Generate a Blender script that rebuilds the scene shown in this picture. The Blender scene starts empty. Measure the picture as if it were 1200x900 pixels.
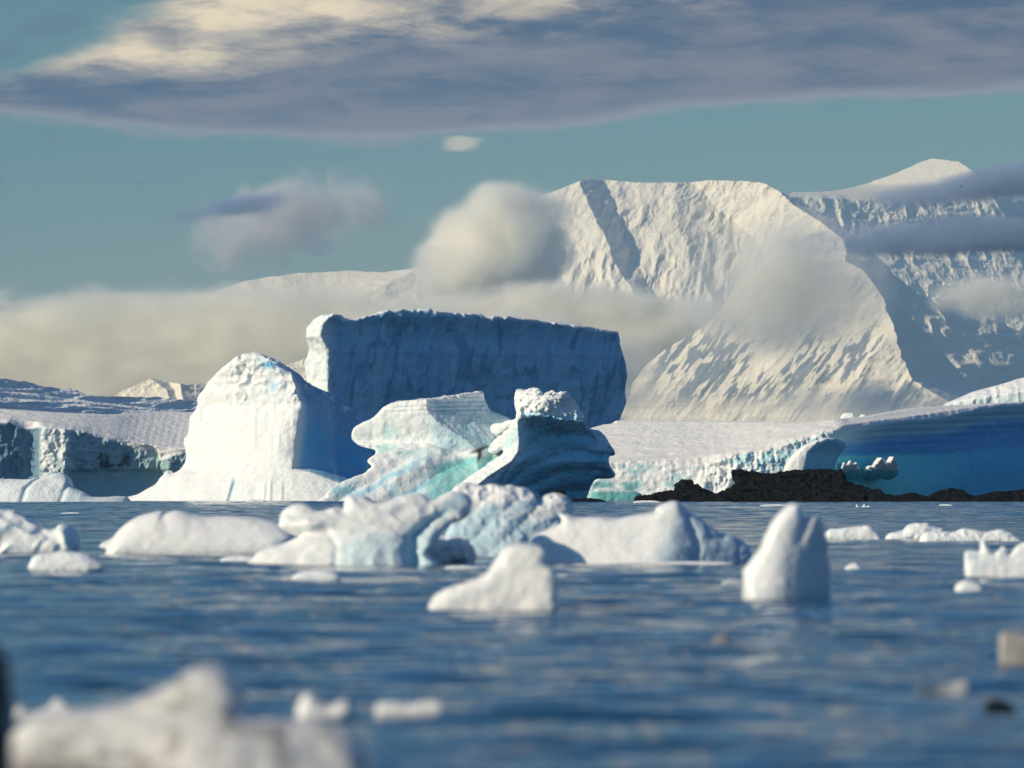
import bpy, bmesh, math, random
import numpy as np
import openvdb
C = bpy.context.scene.collection
R = math.radians
SC = bpy.context.scene

# ------------------------------------------------------------ camera, light, exposure
F = 6667.0            # focal length in photo pixels (1200 wide)
H = 2.2               # eye height above the sea
HOR = 574.0           # row of the horizon
cam_d = bpy.data.cameras.new('camera'); cam = bpy.data.objects.new('camera', cam_d); C.objects.link(cam)
cam_d.lens = 200.0; cam_d.sensor_width = 36.0; cam_d.sensor_fit = 'HORIZONTAL'
cam_d.shift_y = (HOR - 450) / 1200.0
cam_d.clip_start = 1.0; cam_d.clip_end = 90000.0
cam.location = (0, 0, H); cam.rotation_euler = (R(90), 0, 0)
cam_d.dof.use_dof = True; cam_d.dof.focus_distance = 1080.0; cam_d.dof.aperture_fstop = 1.35
SC.camera = cam
SUN_AZ = 26.0         # degrees from due left towards the camera
SUN_EL = 25.0
sd = bpy.data.lights.new('sun', 'SUN'); sd.energy = 4.7; sd.angle = R(0.53); sd.color = (1.0, 0.865, 0.62)
sun = bpy.data.objects.new('sun', sd); C.objects.link(sun)
sv = np.array([-math.cos(R(SUN_AZ)) * math.cos(R(SUN_EL)), -math.sin(R(SUN_AZ)) * math.cos(R(SUN_EL)), math.sin(R(SUN_EL))])
from mathutils import Vector
sun.rotation_euler = Vector(sv).to_track_quat('Z', 'Y').to_euler()
SC.view_settings.view_transform = 'Standard'; SC.view_settings.look = 'None'
SC.view_settings.exposure = 0.0; SC.view_settings.gamma = 1.0
SC.render.engine = 'CYCLES'
SC.cycles.use_denoising = True
SC.cycles.max_bounces = 48; SC.cycles.diffuse_bounces = 3; SC.cycles.glossy_bounces = 2
SC.cycles.volume_bounces = 48; SC.cycles.sample_clamp_indirect = 4.0
SC.cycles.volume_max_steps = 64

# ------------------------------------------------------------ node helpers
class NT:
    def __init__(s, nt): s.nt = nt; nt.nodes.clear()
    def n(s, t, **kw):
        nd = s.nt.nodes.new(t)
        for k, v in kw.items():
            if k == 'ins':
                for a, b in v.items():
                    if isinstance(b, bpy.types.NodeSocket): s.nt.links.new(b, nd.inputs[a])
                    else: nd.inputs[a].default_value = b
            else: setattr(nd, k, v)
        return nd
    def math(s, op, a, b=0.0, c=None, clamp=False):
        nd = s.nt.nodes.new('ShaderNodeMath'); nd.operation = op; nd.use_clamp = clamp
        for i, v in enumerate((a, b, c)):
            if v is None: continue
            if isinstance(v, bpy.types.NodeSocket): s.nt.links.new(v, nd.inputs[i])
            else: nd.inputs[i].default_value = v
        return nd.outputs[0]
    def smooth(s, v, a, b, lo=0.0, hi=1.0):
        nd = s.nt.nodes.new('ShaderNodeMapRange'); nd.interpolation_type = 'SMOOTHSTEP'
        for k, x in (('Value', v), ('From Min', a), ('From Max', b), ('To Min', lo), ('To Max', hi)):
            if isinstance(x, bpy.types.NodeSocket): s.nt.links.new(x, nd.inputs[k])
            else: nd.inputs[k].default_value = x
        return nd.outputs['Result']
    def mix(s, f, a, b, mode='MIX'):
        nd = s.nt.nodes.new('ShaderNodeMix'); nd.data_type = 'RGBA'; nd.blend_type = mode
        for i, v in ((0, f), (6, a), (7, b)):
            if isinstance(v, bpy.types.NodeSocket): s.nt.links.new(v, nd.inputs[i])
            else: nd.inputs[i].default_value = v if i == 0 else (*v[:3], 1)
        return nd.outputs[2]
    def noise(s, vec, scale, detail=4, rough=0.5, dist=0.0, dims='3D'):
        nd = s.nt.nodes.new('ShaderNodeTexNoise'); nd.noise_dimensions = dims
        s.nt.links.new(vec, nd.inputs['Vector'])
        nd.inputs['Scale'].default_value = scale; nd.inputs['Detail'].default_value = detail
        nd.inputs['Roughness'].default_value = rough; nd.inputs['Distortion'].default_value = dist
        return nd.outputs['Fac']
    def curve(s, v, pts, x0, x1, y0, y1):
        """piecewise smooth curve through pts, inputs range x0..x1, outputs y0..y1"""
        t = s.math('DIVIDE', s.math('SUBTRACT', v, x0), x1 - x0, clamp=True)
        nd = s.nt.nodes.new('ShaderNodeFloatCurve'); cu = nd.mapping.curves[0]
        q = [((x - x0) / (x1 - x0), (y - y0) / (y1 - y0)) for x, y in pts]
        cu.points[0].location = q[0]; cu.points[1].location = q[-1]
        for p in q[1:-1]: cu.points.new(*p)
        nd.mapping.update(); s.nt.links.new(t, nd.inputs['Value'])
        return s.math('MULTIPLY_ADD', nd.outputs[0], y1 - y0, y0)

# ------------------------------------------------------------ world: Nishita sky + distant cloud deck
def px_az(p): return (p - 600) / F
def px_el(p): return (HOR - p) / F
W = bpy.data.worlds.new('World'); SC.world = W; W.use_nodes = True
w = NT(W.node_tree)
tc = w.n('ShaderNodeTexCoord').outputs['Generated']
sx = w.n('ShaderNodeSeparateXYZ', ins={0: tc})
X, Y, Z = sx.outputs
sky = w.n('ShaderNodeTexSky')
sky.sky_type = 'NISHITA'; sky.sun_disc = False; sky.sun_elevation = R(SUN_EL)
sky.sun_rotation = math.atan2(sv[0], sv[1]) % (2 * math.pi)
sky.air_density = 1.0; sky.dust_density = 0.3; sky.ozone_density = 2.0
az = w.math('ARCTAN2', X, Y); el = w.math('ARCSINE', Z)
clear = w.mix(1.0, sky.outputs[0], w.mix(w.smooth(el, 0.09, 0.17), w.mix(w.smooth(w.math('ADD', el, w.math('MULTIPLY', az, -0.15)), 0.030, 0.092), (0.43, 0.58, 0.54), (0.26, 0.46, 0.50)), (0.28, 0.58, 0.88)), 'MULTIPLY')
pos = w.n('ShaderNodeCombineXYZ', ins={0: w.math('MULTIPLY', az, 1.0), 1: w.math('MULTIPLY', el, 3.4), 2: 0.0}).outputs[0]
n1 = w.noise(pos, 9.0, 6, 0.55)
n2 = w.noise(pos, 34.0, 5, 0.6)
pos2 = w.n('ShaderNodeCombineXYZ', ins={0: w.math('MULTIPLY', az, 1.0), 1: w.math('MULTIPLY', el, 5.5), 2: 4.0}).outputs[0]
n3 = w.noise(pos2, 16.0, 6, 0.62, 0.3)
n4 = w.noise(pos, 60.0, 6, 0.65, 0.2)
wob = w.math('MULTIPLY', w.math('SUBTRACT', n3, 0.5), 0.012)
wfine = w.math('MULTIPLY', w.math('SUBTRACT', n4, 0.5), 0.007)
# large deck: lower edge and upper edge against azimuth
lo_pts = [(px_az(-300), px_el(110)), (px_az(-60), px_el(135)), (px_az(150), px_el(156)), (px_az(340), px_el(163)), (px_az(560), px_el(158)),
          (px_az(700), px_el(146)), (px_az(780), px_el(132)), (px_az(900), px_el(124)), (px_az(1060), px_el(118)), (px_az(1300), px_el(100)), (px_az(1700), px_el(90))]
lo = w.curve(az, lo_pts, px_az(-300), px_az(1700), 0.0, 0.15)
el_lo = w.math('ADD', el, w.math('ADD', w.math('MULTIPLY', wob, 0.75), w.math('MULTIPLY', wfine, 0.55)))
m_lo = w.smooth(w.math('SUBTRACT', el_lo, lo), -0.0006, 0.0016)
up_pts = [(px_az(-300), px_el(120)), (px_az(-40), px_el(112)), (px_az(60), px_el(75)), (px_az(150), px_el(30)), (px_az(280), px_el(-20)),
          (px_az(500), px_el(-60)), (px_az(1000), px_el(-110)), (px_az(1700), px_el(-140))]
up = w.curve(az, up_pts, px_az(-300), px_az(1700), 0.0, 0.15)
el_up = w.math('ADD', el, w.math('ADD', wob, wfine))
m_up = w.smooth(w.math('SUBTRACT', up, el_up), -0.003, 0.003)
deck = w.math('MULTIPLY', m_lo, m_up)
# broken clouds elsewhere in the high sky
hi = w.math('MULTIPLY', w.smooth(n1, 0.50, 0.66), w.smooth(el, 0.10, 0.16))
# colour: sunlit cream crown, blue-grey base
cr_pts = [(px_az(-300), px_el(90)), (px_az(-20), px_el(96)), (px_az(120), px_el(88)), (px_az(250), px_el(86)), (px_az(330), px_el(60)), (px_az(440), px_el(40)),
          (px_az(600), px_el(26)), (px_az(760), px_el(4)), (px_az(900), px_el(-20)), (px_az(1700), px_el(-60))]
cr = w.curve(az, cr_pts, px_az(-300), px_az(1700), 0.0, 0.15)
el_cr = w.math('ADD', el, w.math('ADD', w.math('MULTIPLY', wob, 1.1), w.math('MULTIPLY', wfine, 1.6)))
crown = w.smooth(w.math('SUBTRACT', el_cr, cr), -0.004, 0.006)
crown = w.math('MULTIPLY', crown, w.smooth(n4, 0.30, 0.55, 0.45, 1.0))
grey = w.mix(w.smooth(w.math('ADD', n3, w.math('MULTIPLY', w.math('SUBTRACT', n4, 0.5), 0.5)), 0.34, 0.66), (0.040, 0.072, 0.155), (0.230, 0.205, 0.235))
edge = w.smooth(w.math('SUBTRACT', el_lo, lo), 0.0004, 0.0035)
grey = w.mix(edge, (0.37, 0.345, 0.34), grey)
ccol = w.mix(crown, grey, w.mix(w.smooth(n2, 0.35, 0.62), (0.46, 0.40, 0.34), (1.2, 0.95, 0.60)))
# pale air above the far bank
lowband = w.smooth(el, 0.060, 0.020)
bgS = 0.10
clear_s = w.mix(1.0, clear, (bgS, bgS, bgS), 'MULTIPLY')
clear_s = w.mix(w.math('MULTIPLY', lowband, 0.55), clear_s, (0.33, 0.38, 0.34))
# small separate wisps
def wisp(cx, cy, rx, ry, rot=0.0, k=1.0):
    a = w.math('SUBTRACT', az, px_az(cx)); b = w.math('SUBTRACT', w.math('ADD', el, w.math('MULTIPLY', wob, 0.5)), px_el(cy))
    ca, sa = math.cos(rot), math.sin(rot)
    a2 = w.math('ADD', w.math('MULTIPLY', a, ca), w.math('MULTIPLY', b, sa)); b2 = w.math('SUBTRACT', w.math('MULTIPLY', b, ca), w.math('MULTIPLY', a, sa))
    a2 = w.math('DIVIDE', a2, rx / F); b2 = w.math('DIVIDE', b2, ry / F)
    r = w.math('SQRT', w.math('ADD', w.math('MULTIPLY', a2, a2), w.math('MULTIPLY', b2, b2)))
    r = w.math('ADD', r, w.math('MULTIPLY', w.math('SUBTRACT', n4, 0.5), 1.6))
    return w.math('MULTIPLY', w.smooth(r, 1.0, 0.3), k)
dark = w.math('MAXIMUM', wisp(60, 35, 50, 12, 0.2, .7), wisp(0, 68, 50, 18, .3, .8))
dark = w.math('MAXIMUM', dark, wisp(180, 218, 55, 6, 0.05, .45))
dark = w.math('MAXIMUM', dark, wisp(0, 211, 22, 6, 0.0, .7))
dark = w.math('MAXIMUM', dark, wisp(58, 162, 12, 14, 0.8, .3))
crm = wisp(543, 168, 34, 10, 0.05, .8)
skyc = w.mix(dark, clear_s, (0.115, 0.165, 0.26))
skyc = w.mix(crm, skyc, (0.85, 0.74, 0.54))
skyc = w.mix(deck, skyc, ccol)
skyc = w.mix(w.math('MULTIPLY', hi, 0.35), skyc, (0.34, 0.36, 0.40))
bg = w.n('ShaderNodeBackground', ins={'Color': skyc, 'Strength': 1.0})
w.n('ShaderNodeOutputWorld', ins={'Surface': bg.outputs[0]})

# ------------------------------------------------------------ numeric noise
_rng = np.random.RandomState(7)
_T = _rng.rand(64, 64, 64).astype(np.float32) * 2 - 1
def vn(x, y, z, seed=0):
    x = x + seed * 17.31; y = y + seed * 5.77; z = z + seed * 11.13
    xi = np.floor(x).astype(np.int32); yi = np.floor(y).astype(np.int32); zi = np.floor(z).astype(np.int32)
    fx = (x - xi).astype(np.float32); fy = (y - yi).astype(np.float32); fz = (z - zi).astype(np.float32)
    fx = fx * fx * (3 - 2 * fx); fy = fy * fy * (3 - 2 * fy); fz = fz * fz * (3 - 2 * fz)
    x0, y0, z0 = xi & 63, yi & 63, zi & 63; x1, y1, z1 = (xi + 1) & 63, (yi + 1) & 63, (zi + 1) & 63
    a = _T[x0, y0, z0] * (1 - fx) + _T[x1, y0, z0] * fx
    b = _T[x0, y1, z0] * (1 - fx) + _T[x1, y1, z0] * fx
    c = _T[x0, y0, z1] * (1 - fx) + _T[x1, y0, z1] * fx
    d = _T[x0, y1, z1] * (1 - fx) + _T[x1, y1, z1] * fx
    return (a * (1 - fy) + b * fy) * (1 - fz) + (c * (1 - fy) + d * fy) * fz
def fbm(x, y, z, oct=4, gain=0.5, seed=0):
    s = 0; a = 1.0; t = 0
    for i in range(oct):
        s = s + a * vn(x, y, z, seed + i); t += a; a *= gain; x = x * 2.03; y = y * 2.03; z = z * 2.03
    return s / t
def ridged(x, y, z, oct=4, gain=0.5, seed=0):
    s = 0; a = 1.0; t = 0
    for i in range(oct):
        s = s + a * (1 - 2 * np.abs(vn(x, y, z, seed + i))); t += a; a *= gain; x = x * 2.07; y = y * 2.07; z = z * 2.07
    return s / t
def S(x, a, b):
    t = np.clip((x - a) / (b - a), 0, 1); return t * t * (3 - 2 * t)
def line(v, pts):
    pts = sorted(pts); return np.interp(v, [p[0] for p in pts], [p[1] for p in pts])
def spline(pts, n=6):
    """closed Catmull-Rom through the outline points"""
    P = np.array(pts, float); out = []; N = len(P)
    for i in range(N):
        p0, p1, p2, p3 = P[(i - 1) % N], P[i], P[(i + 1) % N], P[(i + 2) % N]
        for k in range(n):
            t = k / n
            out.append(0.5 * (2 * p1 + (p2 - p0) * t + (2 * p0 - 5 * p1 + 4 * p2 - p3) * t * t + (3 * p1 - p0 - 3 * p2 + p3) * t ** 3))
    return np.array(out)
def sd_poly(px, py, poly):
    d = np.full(px.shape, 1e9, np.float32); ins = np.zeros(px.shape, bool); N = len(poly)
    for i in range(N):
        ax, ay = poly[i]; bx, by = poly[(i + 1) % N]
        ex, ey = bx - ax, by - ay; L = ex * ex + ey * ey + 1e-9
        t = np.clip(((px - ax) * ex + (py - ay) * ey) / L, 0, 1)
        d = np.minimum(d, (px - ax - t * ex) ** 2 + (py - ay - t * ey) ** 2)
        if (ay > py.min() - 1e9):
            c = ((ay > py) != (by > py)) & (px < (bx - ax) * (py - ay) / (by - ay + 1e-12) + ax)
            ins ^= c
    d = np.sqrt(d); return np.where(ins, -d, d)
def smax(a, b, k):
    h = np.clip(0.5 + 0.5 * (a - b) / k, 0, 1)
    return b * (1 - h) + a * h + k * h * (1 - h)

def P(px, py, D): return ((px - 600) * D / F, D, H + (HOR - py) * D / F)
def waterrow(D): return HOR + F * H / D

def tag(o, label=None, cat=None, group=None, kind=None):
    for k, v in (('label', label), ('category', cat), ('group', group), ('kind', kind)):
        if v: o[k] = v
    return o
def mesh_obj(name, verts, faces_quads, mat, cols=None, smooth=True, tris=None):
    me = bpy.data.meshes.new(name)
    nq = len(faces_quads); nt = 0 if tris is None else len(tris)
    me.vertices.add(len(verts)); me.vertices.foreach_set('co', np.asarray(verts, np.float32).ravel())
    idx = np.asarray(faces_quads, np.int32).ravel()
    if nt: idx = np.concatenate([idx, np.asarray(tris, np.int32).ravel()])
    me.loops.add(len(idx)); me.loops.foreach_set('vertex_index', idx)
    st = np.concatenate([np.arange(nq) * 4, nq * 4 + np.arange(nt) * 3]).astype(np.int32)
    me.polygons.add(nq + nt); me.polygons.foreach_set('loop_start', st)
    me.polygons.foreach_set('use_smooth', np.full(nq + nt, smooth))
    me.update(calc_edges=True)
    if cols is not None:
        at = me.attributes.new('tint', 'FLOAT_COLOR', 'POINT')
        rgba = np.ones((len(verts), 4), np.float32); rgba[:, :3] = cols
        at.data.foreach_set('color', rgba.ravel())
    me.materials.append(mat)
    o = bpy.data.objects.new(name, me); C.objects.link(o); return o

SNOW = np.array([0.86, 0.87, 0.87]); BLUE = np.array([0.20, 0.50, 0.72]); PALE = np.array([0.62, 0.78, 0.84]); TEAL = np.array([0.22, 0.62, 0.62])
def mixc(a, b, t): t = np.clip(t, 0, 1)[:, None]; return a * (1 - t) + b * t

def body(name, D, outline, front, thick, mat, vox=1.3, rnd=6.0, noise=(), color=None, smooth_out=4, backr=18.0, tilt=0.0, lean=0.0):
    """closed solid: outline (photo px) x front relief d(u,p) (px towards the viewer) x thickness; returns one mesh object
    noise: (scale px, amplitude px, kind, amp mask fn or None)"""
    poly = spline(outline, smooth_out) if smooth_out > 1 else np.array(outline, float)
    amax = sum(n[1] for n in noise) + 3
    u0, u1 = poly[:, 0].min() - amax, poly[:, 0].max() + amax
    p0, p1 = poly[:, 1].min() - amax, poly[:, 1].max() + amax
    us = np.arange(u0, u1 + vox, vox); ps = np.arange(p0, p1 + vox, vox)
    U, Pp = np.meshgrid(us, ps, indexing='ij')
    sd2 = sd_poly(U, Pp, poly)
    d = front(U, Pp) + 0 * U
    gu, gp = np.gradient(d, vox); g = np.sqrt(1 + np.clip(gu * gu + gp * gp, 0, 16))
    ok = sd2 < amax + 2
    dmax = d[ok].max(); dmin = d[ok].min()
    vs = np.arange(-dmax - amax, -dmin + thick + amax, vox)
    V = vs[None, None, :]
    f = ((-d)[:, :, None] - V) / g[:, :, None]
    f = smax(np.broadcast_to(sd2[:, :, None], f.shape) + 0.0, f, rnd)
    f = smax(f, V - (-dmin + thick * (0.55 if thick < 60 else 1)) + 0 * f, backr)
    f = f.astype(np.float32)
    band = np.abs(f) < amax + 1
    ii = np.nonzero(band)
    uu = us[ii[0]].astype(np.float32); pp = ps[ii[1]].astype(np.float32); vv = vs[ii[2]].astype(np.float32)
    add = np.zeros(len(uu), np.float32)
    for j, nz in enumerate(noise):
        sc, am, kd = nz[0], nz[1], nz[2]; su, sp, sv_ = (sc if isinstance(sc, tuple) else (sc, sc, sc))
        if kd == 'f': q = fbm(uu / su, pp / sp, vv / sv_, 3, .5, 3 * j + 1)
        elif kd == 'r': q = -ridged(uu / su, pp / sp, vv / sv_, 3, .5, 3 * j + 1)
        elif kd == 'b': q = 0.6 - 1.6 * np.abs(fbm(uu / su, pp / sp, vv / sv_, 2, .5, 3 * j + 1)); q = q * -1.0 if False else -q
        if len(nz) > 3 and nz[3] is not None: q = q * nz[3](uu, pp)
        add += am * q
    f[ii] += add
    f[0] = f[-1] = 5; f[:, 0] = f[:, -1] = 5; f[:, :, 0] = f[:, :, -1] = 5
    f = np.clip(f, -5, 5)
    grid = openvdb.FloatGrid(5.0); grid.copyFromArray(np.ascontiguousarray(f))
    pts, tris, quads = grid.convertToPolygons(0.0, 0.0)
    s = D / F
    u = us[0] + pts[:, 0] * vox; p = ps[0] + pts[:, 1] * vox; v = vs[0] + pts[:, 2] * vox
    Dv = D + v * s
    verts = np.stack([(u - 600) * s, Dv, H + (HOR - p) * s], 1)
    cols = color(u, p, v) if color else np.tile(SNOW, (len(u), 1))
    # move origin to the base
    org = np.array([(verts[:, 0].min() + verts[:, 0].max()) / 2, D, 0.0])
    o = mesh_obj(name, verts - org, quads[:, ::-1], mat, cols, True, tris[:, ::-1] if len(tris) else None)
    o.location = org
    return o

# ------------------------------------------------------------ materials
def ice_mat(name, px, rough=0.55, bump=0.5, sss=0.0, spec=0.35):
    """px: metres per photo pixel at the object, sets the grain size"""
    m = bpy.data.materials.new(name); m.use_nodes = True; t = NT(m.node_tree)
    at = t.n('ShaderNodeAttribute', attribute_name='tint').outputs['Color']
    ob = t.n('ShaderNodeTexCoord').outputs['Object']
    a = t.noise(ob, 1 / (9 * px), 6, 0.6); b = t.noise(ob, 1 / (2.2 * px), 4, 0.6)
    col = t.mix(1.0, at, t.mix(a, (0.90, 0.93, 0.95), (1.0, 1.0, 1.0)), 'MULTIPLY')
    hgt = t.math('ADD', t.math('MULTIPLY', a, 3.0), b)
    bp = t.n('ShaderNodeBump', ins={'Strength': bump, 'Distance': 1.3 * px, 'Height': hgt})
    pr = t.n('ShaderNodeBsdfPrincipled', ins={'Base Color': col, 'Roughness': rough, 'Normal': bp.outputs[0], 'IOR': 1.31, 'Specular IOR Level': spec})
    if sss:
        pr.inputs['Subsurface Weight'].default_value = sss; pr.inputs['Subsurface Radius'].default_value = (0.4, 0.8, 1.0)
        pr.inputs['Subsurface Scale'].default_value = 8 * px
    t.n('ShaderNodeOutputMaterial', ins={0: pr.outputs[0]})
    return m
M_BERG = ice_mat('glacier_ice', 0.165)
M_FAR = ice_mat('far_berg_ice', 0.25)
M_FLOE = ice_mat('floating_ice', 0.03, 0.30, 0.18, 0.55, 0.5)
M_NEAR = ice_mat('near_ice', 0.01, 0.3, 0.2, 0.5, 0.5)

def rock_mat():
    m = bpy.data.materials.new('wet_black_rock'); m.use_nodes = True; t = NT(m.node_tree)
    ob = t.n('ShaderNodeTexCoord').outputs['Object']
    a = t.noise(ob, 1.2, 8, 0.7); b = t.noise(ob, 5.0, 5, 0.6)
    col = t.mix(t.smooth(a, 0.35, 0.7), (0.0015, 0.0015, 0.0015), (0.013, 0.010, 0.007))
    bp = t.n('ShaderNodeBump', ins={'Strength': 0.9, 'Distance': 0.35, 'Height': t.math('ADD', a, t.math('MULTIPLY', b, 0.4))})
    pr = t.n('ShaderNodeBsdfPrincipled', ins={'Base Color': col, 'Roughness': t.smooth(b, 0.3, 0.7, 0.4, 0.8), 'Specular IOR Level': 0.12, 'Normal': bp.outputs[0]})
    t.n('ShaderNodeOutputMaterial', ins={0: pr.outputs[0]}); return m
M_ROCK = rock_mat()

def mountain_mat():
    m = bpy.data.materials.new('mountain_snow'); m.use_nodes = True; t = NT(m.node_tree)
    at = t.n('ShaderNodeAttribute', attribute_name='tint').outputs['Color']
    ob = t.n('ShaderNodeTexCoord').outputs['Object']
    a = t.noise(ob, 0.02, 8, 0.65)
    bp = t.n('ShaderNodeBump', ins={'Strength': 0.7, 'Distance': 10.0, 'Height': a})
    pr = t.n('ShaderNodeBsdfPrincipled', ins={'Base Color': at, 'Roughness': 0.8, 'Normal': bp.outputs[0], 'Specular IOR Level': 0.1})
    t.n('ShaderNodeOutputMaterial', ins={0: pr.outputs[0]}); return m
M_MTN = mountain_mat()

def water_mat():
    m = bpy.data.materials.new('sea_water'); m.use_nodes = True; t = NT(m.node_tree)
    ob = t.n('ShaderNodeTexCoord').outputs['Object']
    mp = t.n('ShaderNodeMapping', ins={'Vector': ob}); mp.inputs['Scale'].default_value = (0.45, 1.0, 1.0)
    a = t.noise(mp.outputs[0], 1.1, 3, 0.55, 0.4); b = t.noise(mp.outputs[0], 0.28, 3, 0.5, 0.3); c = t.noise(mp.outputs[0], 0.035, 3, 0.5)
    h = t.math('ADD', t.math('MULTIPLY', a, 0.20), t.math('MULTIPLY', b, 0.75))
    h = t.math('MULTIPLY', h, t.smooth(c, 0.3, 0.7, 0.75, 1.25))
    bp = t.n('ShaderNodeBump', ins={'Strength': 1.0, 'Distance': 1.0, 'Height': h})
    pr = t.n('ShaderNodeBsdfPrincipled', ins={'Base Color': (0.006, 0.055, 0.125, 1), 'Roughness': 0.06, 'IOR': 1.33, 'Normal': bp.outputs[0]})
    t.n('ShaderNodeOutputMaterial', ins={0: pr.outputs[0]}); return m
M_WATER = water_mat()

# ------------------------------------------------------------ the sea: one sheet to the horizon
def build_sea():
    ys = [30.0]
    while ys[-1] < 1150: ys.append(ys[-1] + min(0.18 + ys[-1] * 0.002, 0.8))
    while ys[-1] < 2600: ys.append(ys[-1] * 1.006)
    while ys[-1] < 27000: ys.append(ys[-1] * 1.12)
    ys = np.array([-300, -120, -50, -20, 0, 15, 24] + ys)
    k = np.linspace(-0.105, 0.105, 430); out = np.geomspace(0.112, 3.0, 40)
    ks = np.concatenate([-out[::-1], k, out])
    sc = np.maximum(ys, 30.0)
    Xg = np.clip(ks[None, :] * sc[:, None], -28000, 28000); Yg = np.repeat(ys[:, None], len(ks), 1)
    dy = np.gradient(ys)[:, None]; dx = np.gradient(Xg, axis=1)
    cell = np.maximum(dy, dx)
    Zg = np.zeros_like(Xg); rng = np.random.RandomState(3)
    for i in range(70):
        lam = 0.4 * (4.8 / 0.4) ** rng.rand(); th = R(-82) + rng.randn() * 0.38
        kx, ky = math.cos(th) * 2 * math.pi / lam, math.sin(th) * 2 * math.pi / lam
        amp = 0.0050 * lam ** 0.22
        ph = kx * Xg + ky * Yg + rng.rand() * 7
        Zg += amp * S(lam / cell, 2.2, 4.0) * (np.sin(ph) + 0.25 * np.cos(2 * ph))
    Zg *= 1 + 1.1 * S(Yg, 140, 480)
    # gusts: calmer and rougher patches
    Zg *= 0.65 + 0.7 * (0.5 + 0.5 * vn(Xg / 22, Yg / 60, 0 * Xg, 5))
    n, mcol = Xg.shape
    idx = np.arange(n * mcol).reshape(n, mcol)
    q = np.stack([idx[:-1, :-1], idx[:-1, 1:], idx[1:, 1:], idx[1:, :-1]], -1).reshape(-1, 4)
    o = mesh_obj('sea', np.stack([Xg, Yg, Zg], -1).reshape(-1, 3), q, M_WATER)
    tag(o, 'dark blue rippled sea around the icebergs', 'sea', kind='structure')
build_sea()

# ------------------------------------------------------------ mountains
ROCKC = np.array([0.16, 0.21, 0.27]); MS = np.array([0.90, 0.82, 0.68])  # haze tint put into both colours: snow creamier, rock bluer
def craggy(U, Pg, sc, seed, lean=0.3):
    z = 0 * U
    wx = U + lean * Pg + .5 * sc * fbm(U / sc, Pg / sc, z, 3, .5, seed); wy = Pg + .5 * sc * fbm(U / sc, Pg / sc, z + 3, 3, .5, seed + 1)
    return ridged(wx / sc, wy / (sc * 1.5), z, 5, .52, seed + 2)
def mountain(name, D, top, x0, x1, pbase, relief, cot=1.0, rock=None, res=0.8, label='', back=1.2, white=MS):
    us = np.arange(x0, x1 + res, res); H0 = line(us, top)
    crag = fbm(us / 9.0, 0 * us, 0 * us + D * .01, 4, .55, 2) * 1.8
    H0 = H0 + crag * S(pbase - H0, 5, 40)
    nr = int((pbase - H0.min()) / res) + 2
    t = np.linspace(0, 1, nr)
    U = np.repeat(us[:, None], nr, 1); Pg = pbase + (H0[:, None] - pbase) * t[None, :]
    hz = pbase - Pg
    y = hz * cot - relief(U, Pg)
    # rows behind the crest
    nb = 14; tb = np.linspace(0.06, 1, nb)
    Ub = np.repeat(us[:, None], nb, 1); Pb = H0[:, None] + (pbase - H0)[:, None] * tb[None, :] ** 1.2
    yb = y[:, -1:] + (pbase - H0)[:, None] * tb[None, :] * back + 8 * vn(Ub / 20, Pb / 20, 0 * Ub, 9)
    U = np.concatenate([U, Ub], 1); Pg = np.concatenate([Pg, Pb], 1); y = np.concatenate([y, yb], 1)
    s = D / F
    verts = np.stack([(U - 600) * s, D + y * s, H + (HOR - Pg) * s], -1).reshape(-1, 3)
    verts[:, 2] = np.maximum(verts[:, 2], -1.5)
    n, mc = U.shape; idx = np.arange(n * mc).reshape(n, mc)
    q = np.stack([idx[:-1, :-1], idx[1:, :-1], idx[1:, 1:], idx[:-1, 1:]], -1).reshape(-1, 4)
    uf, pf = U.ravel(), Pg.ravel()
    rk = rock(uf, pf) if rock else np.zeros(len(uf))
    cols = mixc(white, ROCKC, rk)
    org = np.array([(0.5 * (x0 + x1) - 600) * s, D, 0.0])
    o = mesh_obj(name, verts - org, q, M_MTN, cols); o.location = org
    tag(o, label, 'mountain', kind='structure'); return o

def ridge(U, Pg, pts, ls, rs, width=60):
    """crest running down through pts (py -> px): recedes by ls per px to its left and rs to its right"""
    ur = line(Pg, [(b, a) for a, b in pts]); du = U - ur
    return -np.where(du < 0, -du * ls, du * rs)
def clampfall(v, m): return -m * (1 - np.exp(v / m))      # v<=0, saturating depth

def rel_pyramid(U, Pg):
    r1 = ridge(U + 7 * fbm(Pg / 16, 0 * U, 0 * U, 4, .6, 16), Pg, [(1000, 300), (1020, 310), (1042, 345), (1052, 368), (1058, 395), (1066, 420), (1076, 444), (1120, 470), (1150, 500)], 0.28, 1.9)
    a = U + (Pg - 400) * 0.72        # gully direction, down to the left
    wa = a + 6 * fbm(U / 30, Pg / 25, 0 * U, 3, .5, 14)
    g = 8.5 * ridged(wa / 52, Pg / 130, 0 * U, 3, .45, 11) + 1.5 * ridged(wa / 15, Pg / 40, 0 * U, 3, .5, 12) + .7 * fbm(U / 7, Pg / 7, 0 * U, 3, .5, 13) + 1.0 * craggy(U, Pg, 24, 250, .72)
    g = g * (.45 + .55 * S(fbm(U / 60, Pg / 60, 0 * U, 2, .5, 15), -.3, .3))
    fade = S(r1, -90, -8) * 0.4 + 0.6
    return np.maximum(r1, -260) + g * fade
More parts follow.
